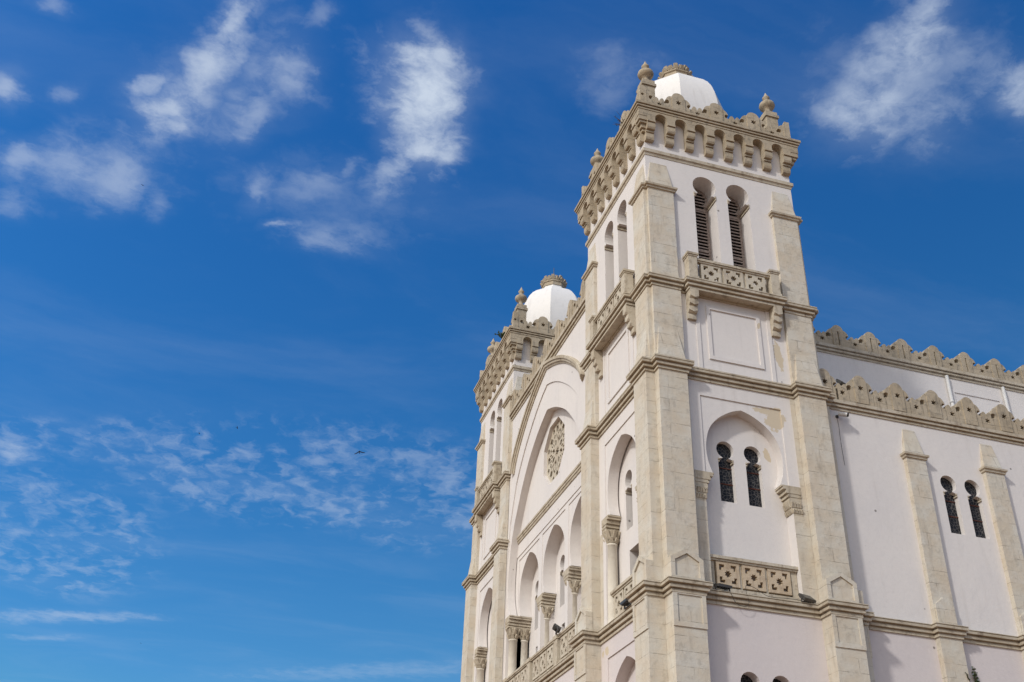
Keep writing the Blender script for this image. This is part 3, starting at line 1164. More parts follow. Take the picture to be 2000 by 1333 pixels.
def make_tower(kind, loc):
    right = kind == 'right'
    bm, frames = wall_mesh(kind, True)
    tw = build('bell_tower', bm, M['plaster'], CATH, loc=loc,
               label='nearer bell tower with the twin louvred windows seen on two sides' if right else 'farther bell tower behind the gable with a lightning rod')
    build('lower_wall', lower_walls(kind, frames), M['plaster'], tw)
    build('base_wall', base_walls(kind, frames), M['pink'], tw, label='pinker wall below the lower cornice')
    flags = {'S': (1, 1), 'E': (1, 0), 'N': (0, 0), 'W': (1, 1)} if right else {'S': (0, 0), 'E': (0, 0), 'N': (0, 0), 'W': (1, 1)}
    # buttresses
    for f in 'SEW':
        for i, s in ((0, -1), (1, 1)):
            if flags[f][i]:
                buttress_parts(tw, ROT[f], s, low=True)
    if not right:
        buttress_parts(tw, ROT['S'], -1, top_only=True)
    # cornices
    for nm, z0, z1, p, bal in (('lower_cornice', 15.05, 15.55, P3, None), ('middle_cornice', 24.96, 25.50, P2, None), ('belfry_cornice', 29.46, 29.98, P1, 'SW' if right else 'W')):
        bm = BM()
        sweep(bm, tower_path(flags, p, BW, bal), PROF(z0, z1))
        build(nm, bm, M['trim'], tw)
    core = tower_path({f: (0, 0) for f in 'SENW'}, 0, 1)
    bm = BM()
    sweep(bm, core, [(-0.02, 37.44), (0.03, 37.44), (0.06, 37.58), (0.115, 37.60), (0.12, 37.79), (-0.02, 37.82)])
    build('string_course', bm, M['trim'], tw)
    bm = BM()
    sweep(bm, core, [(0.0, 40.04), (0.48, 40.04), (0.485, 40.13), (0.44, 40.135), (0.44, 40.175), (0.54, 40.18), (0.55, 40.26), (0.50, 40.27), (0.50, 40.305), (0.60, 40.31), (0.61, 40.44), (-0.4, 40.50)])
    build('top_cornice', bm, M['weather'], tw)
    # frieze
    for f in 'SENW':
        K_ARCADE.put(tw, rotz=ROT[f])
        K_CORNER_CORBEL.put(tw, rotz=ROT[f]) if (right or f in 'SW') else None
    vis = 'SW'
    for f in vis:
        for k in range(8):
            put_in_face_raw(K_CORBEL, tw, ROT[f], -3.78 + 1.08 * k)
    # parapet
    pitch = 8.5 / 4
    for f in vis:
        for k in range(3):
            put_in_face(K_MERLON, tw, ROT[f], -4.25 + pitch * (k + 1), 0.25, 40.46)
        for k in range(4):
            put_in_face(K_LOW, tw, ROT[f], -4.25 + pitch * (k + 0.5), 0.25, 40.46)
    for f in ('S', 'E', 'W'):
        R = Matrix.Rotation(ROT[f], 3, 'Z')
        p = R @ Vector((-4.22, -4.25, 40.46))
        K_CORNER.put(tw, p, ROT[f])
    for f in 'EN':
        bm = BM()
        for k in range(4):
            c = -4.25 + pitch * (k + 0.5)
            prism(bm, rect(c - 0.75, c + 0.75, 40.46, 41.2), [], 0.25, 0.02)
        for k in range(3):
            c = -4.25 + pitch * (k + 1)
            prism(bm, rect(c - 0.34, c + 0.34, 40.46, 41.9), [], 0.26, 0.01)
        build('rear_parapet', bm, M['weather'], tw, rotz=ROT[f])
    for (x, y) in ((-3.55, -3.55), (3.55, -3.55), (-3.55, 3.55), (3.55, 3.55)):
        K_PEDESTAL.put(tw, (x, y, 0))
        K_FINIAL.put(tw, (x, y, 0))
    dome_part(tw)
    # faces with openings
    for f in ('SW' if right else 'W'):
        a = ROT[f]
        for c in (-0.9, 0.9):
            R = Matrix.Rotation(a, 3, 'Z')
            p = R @ Vector((c, 0, 0))
            K_SHUTTER.put(tw, p, a)
            for kt in K_IMPOST:
                kt.put(tw, p, a)
        K_SHUTTER_DARK.put(tw, rotz=a)
        K_BALCONY.put(tw, rotz=a)
        for k in (-1, 0, 1):
            put_in_face(K_PANEL, tw, a, 1.13 * k, 0.42, 30.11)
        for s in (-1, 1):
            put_in_face_raw(K_BRACKET, tw, a, s * 2.10)
        for kt in [K_PANELFRAME] + K_STRIP:
            kt.put(tw, rotz=a)
        K_GALLERY.put(tw, rotz=a)
        for k in (-1, 0, 1):
            put_in_face(K_PANEL_TAN if f == 'S' else K_PANEL, tw, a, 1.13 * k, -0.22, 15.95, 'reddish tan pierced panel' if f == 'S' else None)
        dg = -0.55 - 0.24 if f == 'S' else -0.62 - 0.48
        for c in (-0.645, 0.645):
            window_set(tw, a, c, dg, deep=1.0 if f == 'S' else 2.0)
        if f == 'S':
            for kt in K_JAMB + K_JCAP:
                kt.put(tw, rotz=a)
        else:
            for kt in K_JAMB_W + K_STEPS:
                kt.put(tw, rotz=a)
            for s in (-1, 1):
                put_in_face(K_COLUMN, tw, a, s * 2.02, -0.31)
                put_in_face(K_BELL, tw, a, s * 2.02, -0.31)
            K_VOID.put(tw, rotz=a)
    if right:
        for c in (-0.68, 0.62):
            window_set(tw, ROT['S'], c, -0.45, -9.88, extra=False)
    return tw


def put_in_face_raw(kit, parent, ang, u):
    """pieces modelled at the wall plane: slide along the face only"""
    R = Matrix.Rotation(ang, 3, 'Z')
    return kit.put(parent, R @ Vector((u, 0, 0)), ang)


def jamb_w(bm, sides=(-1, 1)):
    for s in sides:
        a, b = sorted((s * 2.30, s * 2.66))
        fbox(bm, a, b, 15.6, 20.0, -0.3, 0.012)


K_JAMB_W = [Kit('jamb_pilaster', lambda bm, q=q: jamb_w(bm, sides=(q,)), M['stone']) for q in (-1, 1)]
K_VOID = Kit('doorway_void', lambda bm: prism(bm, rect(-0.9, 0.9, 15.4, 19.0), [], -1.75, -1.8), M['dark'])

# ------------------------------------------------------------------ ground
bm = BM()
for q in [[(-2500, -2500, 0), (2500, -2500, 0), (2500, 2500, 0), (-2500, 2500, 0)]]:
    bm.faces.new([bm.verts.new(p) for p in q])
g = build('ground', bm, M['ground'])
tag(g, 'flat sandy ground around the cathedral', 'ground', kind='structure')

# ------------------------------------------------------------------ cathedral
CATH = bpy.data.objects.new('cathedral', None)
COL.objects.link(CATH)
CATH.location = (0, 0, 0)
tag(CATH, 'pale pink and cream stone cathedral with two square domed bell towers', 'cathedral')

make_tower('right', (4, 4, 0))
make_tower('left', (4, 26, 0))


# ------------------------------------------------------------------ west front between the towers
YC = 15.0


def FC(u, z, d):                                # frame of the front: u = y - 15, outwards = -x
    return (0.02 - d, YC + u, z)


NICHE_C = [(6.15, 20.64), (6.55, 21.4), (6.78, 22.3), (6.70, 23.6), (6.42, 24.9), (5.95, 26.0), (5.28, 26.95), (4.60, 27.85), (3.75, 28.75), (3.0, 29.38), (1.85, 30.10), (0.9, 30.55), (0.0, 30.88)]
RIM_C = [(5.62, 28.60), (5.03, 29.30), (4.06, 30.22), (3.20, 30.88), (2.4, 31.42), (1.5, 31.93), (0.7, 32.28), (0.0, 32.52)]
HOOD_C = [(6.25, 29.55), (5.92, 30.20), (5.35, 30.85), (4.62, 31.48), (3.5, 32.28), (2.3, 32.93), (1.1, 33.44), (0.0, 33.80)]
niche_c = mirror_close([(6.72, 15.62), (6.72, 20.63)] + smooth_pts(NICHE_C))
rim_c = mirror_close([(6.96, 15.5), (6.96, 24.0), (6.6, 26.4)] + smooth_pts(RIM_C))
bm = BM()
prism(bm, rect(-7.0, 7.0, 15.3, 34.0), [rim_c], 0.0, -0.06, FC)
prism(bm, rect(-7.0, 7.0, 15.3, 34.0), [niche_c], -0.0605, -0.50, FC)
# three-arch wall and tympanum
OCT = [(1.80 * math.cos(PI / 8 + i * PI / 4) / math.cos(PI / 8), 28.35 + 1.80 * math.sin(PI / 8 + i * PI / 4) / math.cos(PI / 8)) for i in range(8)]
lab = []
for c in (-4.33, 0, 4.33):
    lab.append(c)
lab3 = [(6.45, 15.62), (6.45, 20.64)]
label_hole = [(-6.5, 15.62), (6.5, 15.62), (6.5, 24.08)]
cuts = []
for c in (4.33, 0, -4.33):
    cuts += [(c + 1.90, 24.08), (c - 1.90, 24.08)]
prism(bm, rect(-6.98, 6.98, 24.30, 31.2), [OCT], -0.501, -1.30, FC)
# spandrel wall with the label of each arch sunk a little
prism(bm, rect(-6.98, 6.98, 15.3, 24.30), [mirror_close([(1.97, 15.62), (1.97, 20.64), (1.90, 20.641), (1.90, 24.06), (0, 24.06)], c) for c in (-4.33, 0, 4.33)], -0.54, -0.58, FC)
prism(bm, rect(-6.98, 6.98, 15.3, 24.30), [niche_loop(c) for c in (-4.33, 0, 4.33)], -0.5805, -1.30, FC)
win_holes = []
for c in (-4.33, 0, 4.33):
    win_holes += [win_loop(c - 0.645), win_loop(c + 0.645), rect(c - 0.72, c + 0.72, 15.62, 18.72)]
prism(bm, rect(-6.98, 6.98, 15.3, 24.2), win_holes, -1.301, -1.88, FC)
front = build('west_front', bm, M['plaster'], CATH, label='tall front wall between the two towers with a great blind arch')
bm = BM()
prism(bm, rect(-7.0, 7.0, -0.2, 15.3), [], 0.0, -0.5, FC)
build('base_wall', bm, M['pink'], front)


def FCK(kit, u, d, z=0.0):
    return kit.put(front, (0.02 - d, YC - u, z), -PI / 2)


for c in (-4.33, 0, 4.33):
    for s in (-0.645, 0.645):
        for kt in [K_GRILLE] + K_BARS:
            FCK(kt, c + s, -1.301 - 0.48)
        for kt in [K_SILL] + K_WIMPOST:
            FCK(kt, c + s, -1.301 - 0.48).scale = (1, 2, 1)
bm = BM()
prism(bm, rect(-6.6, 6.6, 15.4, 19.0), [], -2.4, -2.5, FC)
build('doorway_void', bm, M['dark'], front)
# string course in the great arch
bm = BM()
prism(bm, rect(-6.6, 6.6, 25.12, 25.5), [], 0.0, 0.001, lambda u, z, d: FC(u, z, -0.55 + d)) if False else None
prof = [(-0.02, 25.10), (0.05, 25.10), (0.07, 25.22), (0.11, 25.24), (0.12, 25.34), (0.16, 25.37), (0.165, 25.48), (-0.02, 25.52)]
prism(bm, [(d, z) for d, z in prof], [], -6.48, 6.48, lambda d, z, u: FC(u, z, -0.50 + d))
build('string_course', bm, M['trim'], front)


# rosette
def rosette(bm):
    holes = [star(0, 28.35, 0.36, 8, 0.45, PI / 8)]
    def pol(r, a):
        return (r * math.cos(a), 28.35 + r * math.sin(a))
    for i in range(8):
        a = i * PI / 4 + PI / 8
        b = i * PI / 4
        holes.append([pol(0.44, a), pol(0.70, a - 0.24), pol(0.96, a), pol(0.70, a + 0.24)])
        holes.append([pol(0.62, b), pol(0.86, b - 0.09), pol(1.08, b), pol(0.86, b + 0.09)])
        holes.append([pol(1.04, a), pol(1.19, a - 0.13), pol(1.34, a), pol(1.19, a + 0.13)])
        holes.append([pol(1.16, b), pol(1.36, b - 0.15), pol(1.62, b - 0.10), pol(1.62, b + 0.10), pol(1.36, b + 0.15)])
        holes.append([pol(1.42, a), pol(1.56, a - 0.11), pol(1.76, a - 0.06), pol(1.76, a + 0.06), pol(1.56, a + 0.11)])
        for sg in (-1, 1):
            e = a + sg * 0.225
            q = [pol(0.92, e), pol(1.08, e - 0.07), pol(1.30, e), pol(1.08, e + 0.07)]
            holes.append(q)
    prism(bm, [(u * 1.02, 28.35 + (z - 28.35) * 1.02) for u, z in OCT], holes, -0.70, -0.82, FC)


bm = BM()
rosette(bm)
build('rosette', bm, M['panel'], front, label='eight sided pierced stone rose window')
bm = BM()
prism(bm, [(u * 1.01, 28.35 + (z - 28.35) * 1.01) for u, z in OCT], [], -0.86, -0.90, FC)
build('rosette_void', bm, M['dark'], front)


# hood mould
def band(bm, right, prof, fr):
    """moulding that follows an arch: prof = (outwards in plane, depth)"""
    pts = mirror_close(smooth_pts(right, 5))
    path = [Vector(p) for p in pts]
    rings = []
    for i, p in enumerate(path):
        a = path[max(i - 1, 0)]; b = path[min(i + 1, len(path) - 1)]
        t = (b - a).normalized()
        nrm = Vector((t.y, -t.x))
        rings.append([bm.verts.new(fr(p.x + nrm.x * o, p.y + nrm.y * o, d)) for o, d in prof])
    for r0, r1 in zip(rings, rings[1:]):
        for j in range(len(prof)):
            k = (j + 1) % len(prof)
            bm.faces.new((r0[j], r0[k], r1[k], r1[j]))
    bm.faces.new(rings[0])
    bm.faces.new(list(reversed(rings[-1])))


bm = BM()
band(bm, HOOD_C, [(-0.26, -0.01), (-0.26, 0.06), (-0.14, 0.10), (-0.14, 0.16), (0.0, 0.18), (0.0, 0.24), (0.16, 0.25), (0.18, 0.20), (0.18, -0.01)], FC)
build('hood_mould', bm, M['trim'], front)
# top cornice and parapet
bm = BM()
prof = [(-0.4, 33.60), (0.06, 33.60), (0.06, 33.71), (0.02, 33.715), (0.02, 33.76), (0.14, 33.765), (0.15, 33.87), (0.09, 33.88), (0.09, 33.925), (0.23, 33.93), (0.24, 34.12), (-0.4, 34.18)]
prism(bm, prof, [], -6.99, 6.99, lambda d, z, u: FC(u, z, d))
build('top_cornice', bm, M['trim'], front)
for k in range(-3, 4):
    FCK(K_MERLON_SLIT, 2.16 * k, 0.08, 34.15)
for k in range(-3, 3):
    FCK(K_LOW, 2.16 * (k + 0.5), 0.08, 34.15)
# lower cornice
bm = BM()
prism(bm, [(d, z) for d, z in PROF(15.05, 15.55)], [], -6.99, 6.99, lambda d, z, u: FC(u, z, d))
build('lower_cornice', bm, M['trim'], front)
# balustrade of the gallery
bm = BM()


def FB(u, z, d):
    return FC(u, z, d - 0.13)


PU = (2.16, -2.16)
fbox(bm, -6.7, 6.7, 17.0, 17.07, -0.11, 0.09, FB)
fbox(bm, -6.7, 6.7, 17.07, 17.17, -0.15, 0.13, FB)
fbox(bm, -6.7, 6.7, 15.58, 15.84, -0.12, 0.10, FB)
for c in (-6.5, -2.16, 2.16, 6.5):
    fbox(bm, c - 0.25, c + 0.25, 15.58, 17.0, -0.14, 0.14, FB)
    fbox(bm, c - 0.29, c + 0.29, 17.0, 17.19, -0.18, 0.18, FB)
for c in (-4.33, 0, 4.33):
    for u in (-0.565, 0.565, -1.7, 1.7):
        fbox(bm, c + u - 0.04, c + u + 0.04, 15.8, 17.01, -0.06, 0.0, FB)
build('gallery_balustrade', bm, M['trim'], front)
for c in (-4.33, 0, 4.33):
    for k in (-1, 0, 1):
        FCK(K_PANEL, c + 1.13 * k, -0.07, 15.95)
# columns under the strips and the paired columns at the sides
for u in (-2.165, 2.165):
    FCK(K_COLUMN, u, -0.92)
    FCK(K_BELL, u, -0.92)
    bm = BM()
    for z0, z1, f in STEPS:
        w = 0.30 + f * 1.1
        fbox(bm, u - w, u + w, z0, z1 - 0.0005, -1.29, -0.535 + 0.02 * (f > 0.04), FC)
    build('stepped_impost', bm, M['trim'], front)
for s in (-1, 1):
    for d in (-0.38, -1.02):
        FCK(K_COLUMN, s * 6.42, d)
        FCK(K_BELL, s * 6.42, d)
    bm = BM()
    for z0, z1, f in STEPS:
        a, b = sorted((s * (6.42 - 0.30 - f * 0.95), s * 6.74))
        fbox(bm, a, b, z0, z1 - 0.0005, -1.30, 0.01 + 0.02 * (f > 0.04), FC)
    build('stepped_impost', bm, M['trim'], front)

# ------------------------------------------------------------------ nave and aisle behind the nearer tower
YN = 8.15


def FN(u, z, d):
    return (u, YN - d, z)


bm = BM()
prism(bm, rect(0.6, 62, 20, 33.9), [], 0, -0.5, FN)
nave = build('nave_wall', bm, M['plaster'], CATH, label='upper nave wall rising behind the lower aisle roof')
bm = BM()
hexa(bm, [(0.6, 8.3, 33.4), (62, 8.3, 33.4), (62, 21.7, 33.4), (0.6, 21.7, 33.4)], [(0.6, 8.3, 34.0), (62, 8.3, 34.0), (62, 21.7, 34.0), (0.6, 21.7, 34.0)])
box(bm, 61.5, 62, 8.3, 21.7, 0, 33.4)
box(bm, 0.6, 62, 21.3, 21.7, 0, 33.4)
build('nave_roof', bm, M['weather'], nave)
bm = BM()
prof = [(-0.3, 33.76), (0.06, 33.76), (0.06, 33.87), (0.02, 33.875), (0.02, 33.92), (0.16, 33.925), (0.17, 34.03), (0.10, 34.04), (0.10, 34.085), (0.25, 34.09), (0.26, 34.26), (-0.3, 34.32)]
prism(bm, prof, [], 8.0, 62, lambda d, z, u: FN(u, z, d))
build('nave_cornice', bm, M['trim'], nave)
for k in range(0, 12):
    K_MERLON_SLIT.put(nave, (13.14 + 2.14 * k, YN - 0.12, 34.27), 0)
    K_LOW.put(nave, (14.21 + 2.14 * k, YN - 0.12, 34.27), 0)
bm = BM()
box(bm, 13.14 + 2.14 * 12 - 0.7, 62, YN - 0.12, YN + 0.1, 34.27, 34.9)
build('rear_parapet', bm, M['weather'], nave)
for x in (22.25, 26.1):
    bm = BM()
    lathe(bm, [(0.10, 25.6), (0.10, 33.8)], x, YN - 0.12, 12)
    for z in (27, 29.5, 32):
        lathe(bm, [(0.125, z), (0.125, z + 0.12)], x, YN - 0.12, 12)
    build('drainpipe', bm, M['white'], nave, True)
bm = BM()
prism(bm, rect(22.45, 25.9, 28.0, 33.0), [rect(22.62, 25.72, 28.2, 32.82)], 0.05, -0.02, FN)
build('wall_panel_frame', bm, M['plaster'], nave)

YA = 0.40


def FA(u, z, d):
    return (u, YA - d, z)


bays = [14.95 + 4.45 * k for k in range(6)]
bm = BM()
holes = []
for c in bays:
    holes += [win_loop(c - 0.63, 0.20), win_loop(c + 0.63, 0.20)]
prism(bm, rect(8.02, 46, 15.3, 25.15), holes, 0, -0.45, FA)
aisle = build('aisle_wall', bm, M['plaster'], CATH, label='lower side aisle wall with stone buttresses and paired narrow windows')
bm = BM()
prism(bm, rect(8.02, 46, -0.2, 15.3), [], 0, -0.45, FA)
build('base_wall', bm, M['pink'], aisle)
bm = BM()
box(bm, 8.02, 46, YA + 0.3, 8.1, 25.0, 25.2)
box(bm, 45.5, 46, YA + 0.4, 8.1, 0, 25.0)
build('aisle_roof', bm, M['dome'], aisle)
for c in bays[:1] + [b_ for b_ in bays[1:2]]:
    for s in (-0.63, 0.63):
        for kt in [K_GRILLE, K_SILL] + K_BARS + K_WIMPOST:
            kt.put(aisle, (c + s, YA + 0.24, 0.20), 0)
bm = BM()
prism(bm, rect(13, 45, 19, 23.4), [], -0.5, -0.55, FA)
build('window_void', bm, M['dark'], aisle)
bm = BM()
prof = [(-0.2, 25.06), (0.05, 25.06), (0.05, 25.15), (0.02, 25.155), (0.02, 25.195), (0.13, 25.20), (0.14, 25.30), (0.08, 25.31), (0.08, 25.35), (0.21, 25.355), (0.22, 25.51), (-0.2, 25.56)]
prism(bm, prof, [], 8.44, 46, lambda d, z, u: FA(u, z, d))
build('aisle_cornice', bm, M['trim'], aisle)
for k in range(0, 7):
    if k > 0:
        K_MERLON.put(aisle, (8.42 + 1.94 * k, YA - 0.18, 25.54), 0).scale = (0.92, 1, 1)
    K_LOW.put(aisle, (9.39 + 1.94 * k, YA - 0.18, 25.54), 0).scale = (0.92, 1, 1)
K_MERLON.put(aisle, (8.5, YA - 0.18, 25.54), 0).scale = (0.92, 1, 1)
bm = BM()
box(bm, 8.42 + 1.94 * 7 - 0.66, 46, YA - 0.18, YA + 0.06, 25.54, 26.2)
build('rear_parapet', bm, M['weather'], aisle)
# string course and buttresses of the aisle
BX = [12.65 + 4.15 * k for k in range(0, 5)]
bw, bp_ = 1.06, 0.30
path = [(8.02, -YA)]
pl = [(8.02, 0.0)]
for x in BX:
    pl += [(x - bw / 2, 0.0), (x - bw / 2, -bp_), (x + bw / 2, -bp_), (x + bw / 2, 0.0)]
pl += [(46, 0.0)]
bm = BM()
sweep(bm, pl, PROF(15.05, 15.55), False, lambda x, y, z: (x, YA + y, z))
build('lower_cornice', bm, M['trim'], aisle)
for x in BX[:3]:
    bm = BM()
    def FX(u, z, d, x=x):
        return (x + u, YA - d, z)
    fbox(bm, -bw / 2 + 0.03, bw / 2 - 0.03, 15.5, 23.2, -0.1, bp_ - 0.06, FX)
    lo = [FX(-bw / 2 + 0.03, 23.35, -0.02), FX(-bw / 2 + 0.03, 23.35, bp_ - 0.06), FX(bw / 2 - 0.03, 23.35, bp_ - 0.06), FX(bw / 2 - 0.03, 23.35, -0.02)]
    hi = [FX(-0.26, 24.72, -0.03), FX(-0.26, 24.72, 0.02), FX(0.36, 24.72, 0.02), FX(0.36, 24.72, -0.03)]
    hexa(bm, lo, hi)
    fbox(bm, -bw / 2 + 0.03, bw / 2 - 0.03, 23.2, 23.35, -0.1, bp_ - 0.06, FX)
    fbox(bm, -bw / 2, bw / 2, -0.2, 15.12, -0.1, bp_, FX)
    build('buttress', bm, M['stone'], aisle)
    bm = BM()
    g_ = [(-0.45, 15.5), (0.45, 15.5), (0.45, 16.42), (0, 16.76), (-0.45, 16.42)]
    prism(bm, g_, [], bp_ + 0.01, 0.1, FX)
    build('gablet', bm, M['stone'], aisle)
    bm = BM()
    hb = bw / 2 - 0.03
    sweep(bm, [(-hb, 0.0), (-hb, -bp_ + 0.06), (hb, -bp_ + 0.06), (hb, 0.0)], [(0, 23.14), (0.06, 23.16), (0.07, 23.25), (0.13, 23.28), (0.14, 23.37), (0, 23.39)], False, lambda a, b, z, x=x: (x + a, YA + b, z))
    build('buttress_moulding', bm, M['trim'], aisle)
# lightning rod on the farther dome
bm = BM()
lathe(bm, [(0.035, 48.4), (0.03, 49.0), (0.02, 49.6)], 4, 26, 8)
build('lightning_rod', bm, M['metal'], CATH)


# ------------------------------------------------------------------ things fixed to or growing on the building
def floodlight(loc, yaw, tilt, label, w=0.60, d=0.42, group='floodlights on the ledges'):
    root = bpy.data.objects.new('floodlight', None)
    COL.objects.link(root)
    root.location = loc
    root.rotation_euler = (0, 0, yaw)
    tag(root, label, 'floodlight', group)
    R = Matrix.Rotation(tilt, 3, 'X')
    O = Vector((0, 0, 0.20))
    def P(x, y, z):
        return tuple(R @ Vector((x, y, z)) + O)
    bm = BM()
    hexa(bm, [P(-w / 2, -d / 2, -0.05), P(w / 2, -d / 2, -0.05), P(w / 2, d / 2, -0.05), P(-w / 2, d / 2, -0.05)],
         [P(-w / 2, -d / 2, 0.05), P(w / 2, -d / 2, 0.05), P(w / 2, d / 2, 0.05), P(-w / 2, d / 2, 0.05)])
    for k in range(5):
        x = -w / 2 + 0.08 + k * (w - 0.16) / 4
        hexa(bm, [P(x - 0.015, -d / 2 + 0.03, -0.10), P(x + 0.015, -d / 2 + 0.03, -0.10), P(x + 0.015, d / 2 - 0.03, -0.10), P(x - 0.015, d / 2 - 0.03, -0.10)],
             [P(x - 0.015, -d / 2 + 0.03, -0.0501), P(x + 0.015, -d / 2 + 0.03, -0.0501), P(x + 0.015, d / 2 - 0.03, -0.0501), P(x - 0.015, d / 2 - 0.03, -0.0501)])
    build('housing', bm, M['metal'], root)
    bm = BM()
    hexa(bm, [P(-w / 2 + 0.03, -d / 2 + 0.03, 0.0502), P(w / 2 - 0.03, -d / 2 + 0.03, 0.0502), P(w / 2 - 0.03, d / 2 - 0.03, 0.0502), P(-w / 2 + 0.03, d / 2 - 0.03, 0.0502)],
         [P(-w / 2 + 0.03, -d / 2 + 0.03, 0.06), P(w / 2 - 0.03, -d / 2 + 0.03, 0.06), P(w / 2 - 0.03, d / 2 - 0.03, 0.06), P(-w / 2 + 0.03, d / 2 - 0.03, 0.06)])
    build('lens', bm, M['lens'], root)
    bm = BM()
    for s in (-1, 1):
        x = s * (w / 2 + 0.02)
        box(bm, x - 0.012, x + 0.012, -0.03, 0.03, 0.0, 0.22)
    box(bm, -w / 2 - 0.03, w / 2 + 0.03, -0.04, 0.04, -0.01, 0.015)
    build('mounting_yoke', bm, M['metal'], root)
    return root


floodlight((2.38, -0.17, 15.56), 0.15, 0.25, 'flat grey floodlight at the left end of the lower cornice under the side balustrade')
floodlight((6.02, -0.20, 15.56), 0.25, 0.75, 'tilted grey floodlight beside the right hand gablet of the side wall')
floodlight((-0.28, 2.95, 15.56), -PI / 2, 0.12, 'grey floodlight in front of the small balustrade on the front of the nearer tower')
floodlight((-0.10, 12.30, 17.20), -PI / 2 - 0.2, -0.55, 'grey floodlight standing on the gallery rail of the central front', 0.62, 0.40)
floodlight((9.78, 0.72, 26.62), 0.35, 0.9, 'dark floodlight peeping over the aisle parapet close to the tower', 0.46, 0.36)
floodlight((13.75, 0.72, 26.35), -0.2, 0.9, 'dark floodlight behind the aisle parapet away from the tower', 0.62, 0.42)

# security camera
sc_root = bpy.data.objects.new('security_camera', None)
COL.objects.link(sc_root)
sc_root.location = (9.02, 0.40, 24.72)
tag(sc_root, 'white bullet security camera on the aisle wall under its cornice', 'security camera')
bm = BM()
ax = Vector((0.55, -0.62, -0.30)).normalized()
q = ax.to_track_quat('Z', 'Y').to_matrix()


def tube(bm, p0, p1, r0, r1, n=12):
    p0, p1 = Vector(p0), Vector(p1)
    qm = (p1 - p0).to_track_quat('Z', 'Y').to_matrix()
    a = [bm.verts.new(p0 + qm @ Vector((r0 * math.cos(2 * PI * i / n), r0 * math.sin(2 * PI * i / n), 0))) for i in range(n)]
    b = [bm.verts.new(p1 + qm @ Vector((r1 * math.cos(2 * PI * i / n), r1 * math.sin(2 * PI * i / n), 0))) for i in range(n)]
    for i in range(n):
        j = (i + 1) % n
        bm.faces.new((a[i], a[j], b[j], b[i]))
    bm.faces.new(list(reversed(a)))
    bm.faces.new(b)


tube(bm, (0.02, -0.16, 0.06), Vector((0.02, -0.16, 0.06)) + ax * 0.40, 0.10, 0.10)
build('housing', bm, M['white'], sc_root)
bm = BM()
tube(bm, Vector((0.02, -0.16, 0.06)) + ax * 0.401, Vector((0.02, -0.16, 0.06)) + ax * 0.43, 0.105, 0.09)
build('lens', bm, M['lens'], sc_root)
bm = BM()
tube(bm, (0, 0.0, 0), (0.02, -0.15, 0.0), 0.035, 0.03)
tube(bm, (0, 0.01, 0), (0, -0.03, 0), 0.08, 0.08)
build('mounting_arm', bm, M['metal'], sc_root)


def cable(pts, label, r=0.010):
    pts = [Vector(p) for p in smooth3(pts, 6)]
    bm = BM()
    rings = []
    for i, p in enumerate(pts):
        a = pts[max(i - 1, 0)]; b = pts[min(i + 1, len(pts) - 1)]
        qm = (b - a).to_track_quat('Z', 'Y').to_matrix()
        rings.append([bm.verts.new(p + qm @ Vector((r * math.cos(2 * PI * k / 6), r * math.sin(2 * PI * k / 6), 0))) for k in range(6)])
    for r0, r1 in zip(rings, rings[1:]):
        for k in range(6):
            j = (k + 1) % 6
            bm.faces.new((r0[k], r0[j], r1[j], r1[k]))
    o = build('power_cable', bm, M['cable'])
    tag(o, label, 'cable')
    return o


def smooth3(pts, sub):
    out = []
    n = len(pts)
    for i in range(n - 1):
        p0, p1, p2, p3 = (Vector(pts[max(0, min(n - 1, i + k))]) for k in (-1, 0, 1, 2))
        for s in range(sub):
            t = s / sub
            out.append(0.5 * ((2 * p1) + (-p0 + p2) * t + (2 * p0 - 5 * p1 + 4 * p2 - p3) * t * t + (-p0 + 3 * p1 - 3 * p2 + p3) * t ** 3))
    out.append(Vector(pts[-1]))
    return out


cable([(2.55, -0.10, 15.60), (2.66, -0.245, 15.50), (2.85, -0.25, 15.14), (3.2, -0.245, 15.04), (3.42, -0.24, 15.22), (3.36, -0.22, 15.58), (3.45, -0.08, 15.95), (3.8, -0.06, 15.93), (4.2, -0.15, 15.66), (4.5, -0.2, 15.59), (5.2, -0.19, 15.63), (5.8, -0.2, 15.62)],
      'thin black cable looping along the lower cornice between two floodlights')
cable([(9.0, 0.37, 24.70), (9.04, 0.375, 24.2), (9.02, 0.37, 23.4), (9.05, 0.375, 22.3)], 'thin dark cable hanging down the aisle wall below the security camera', 0.008)


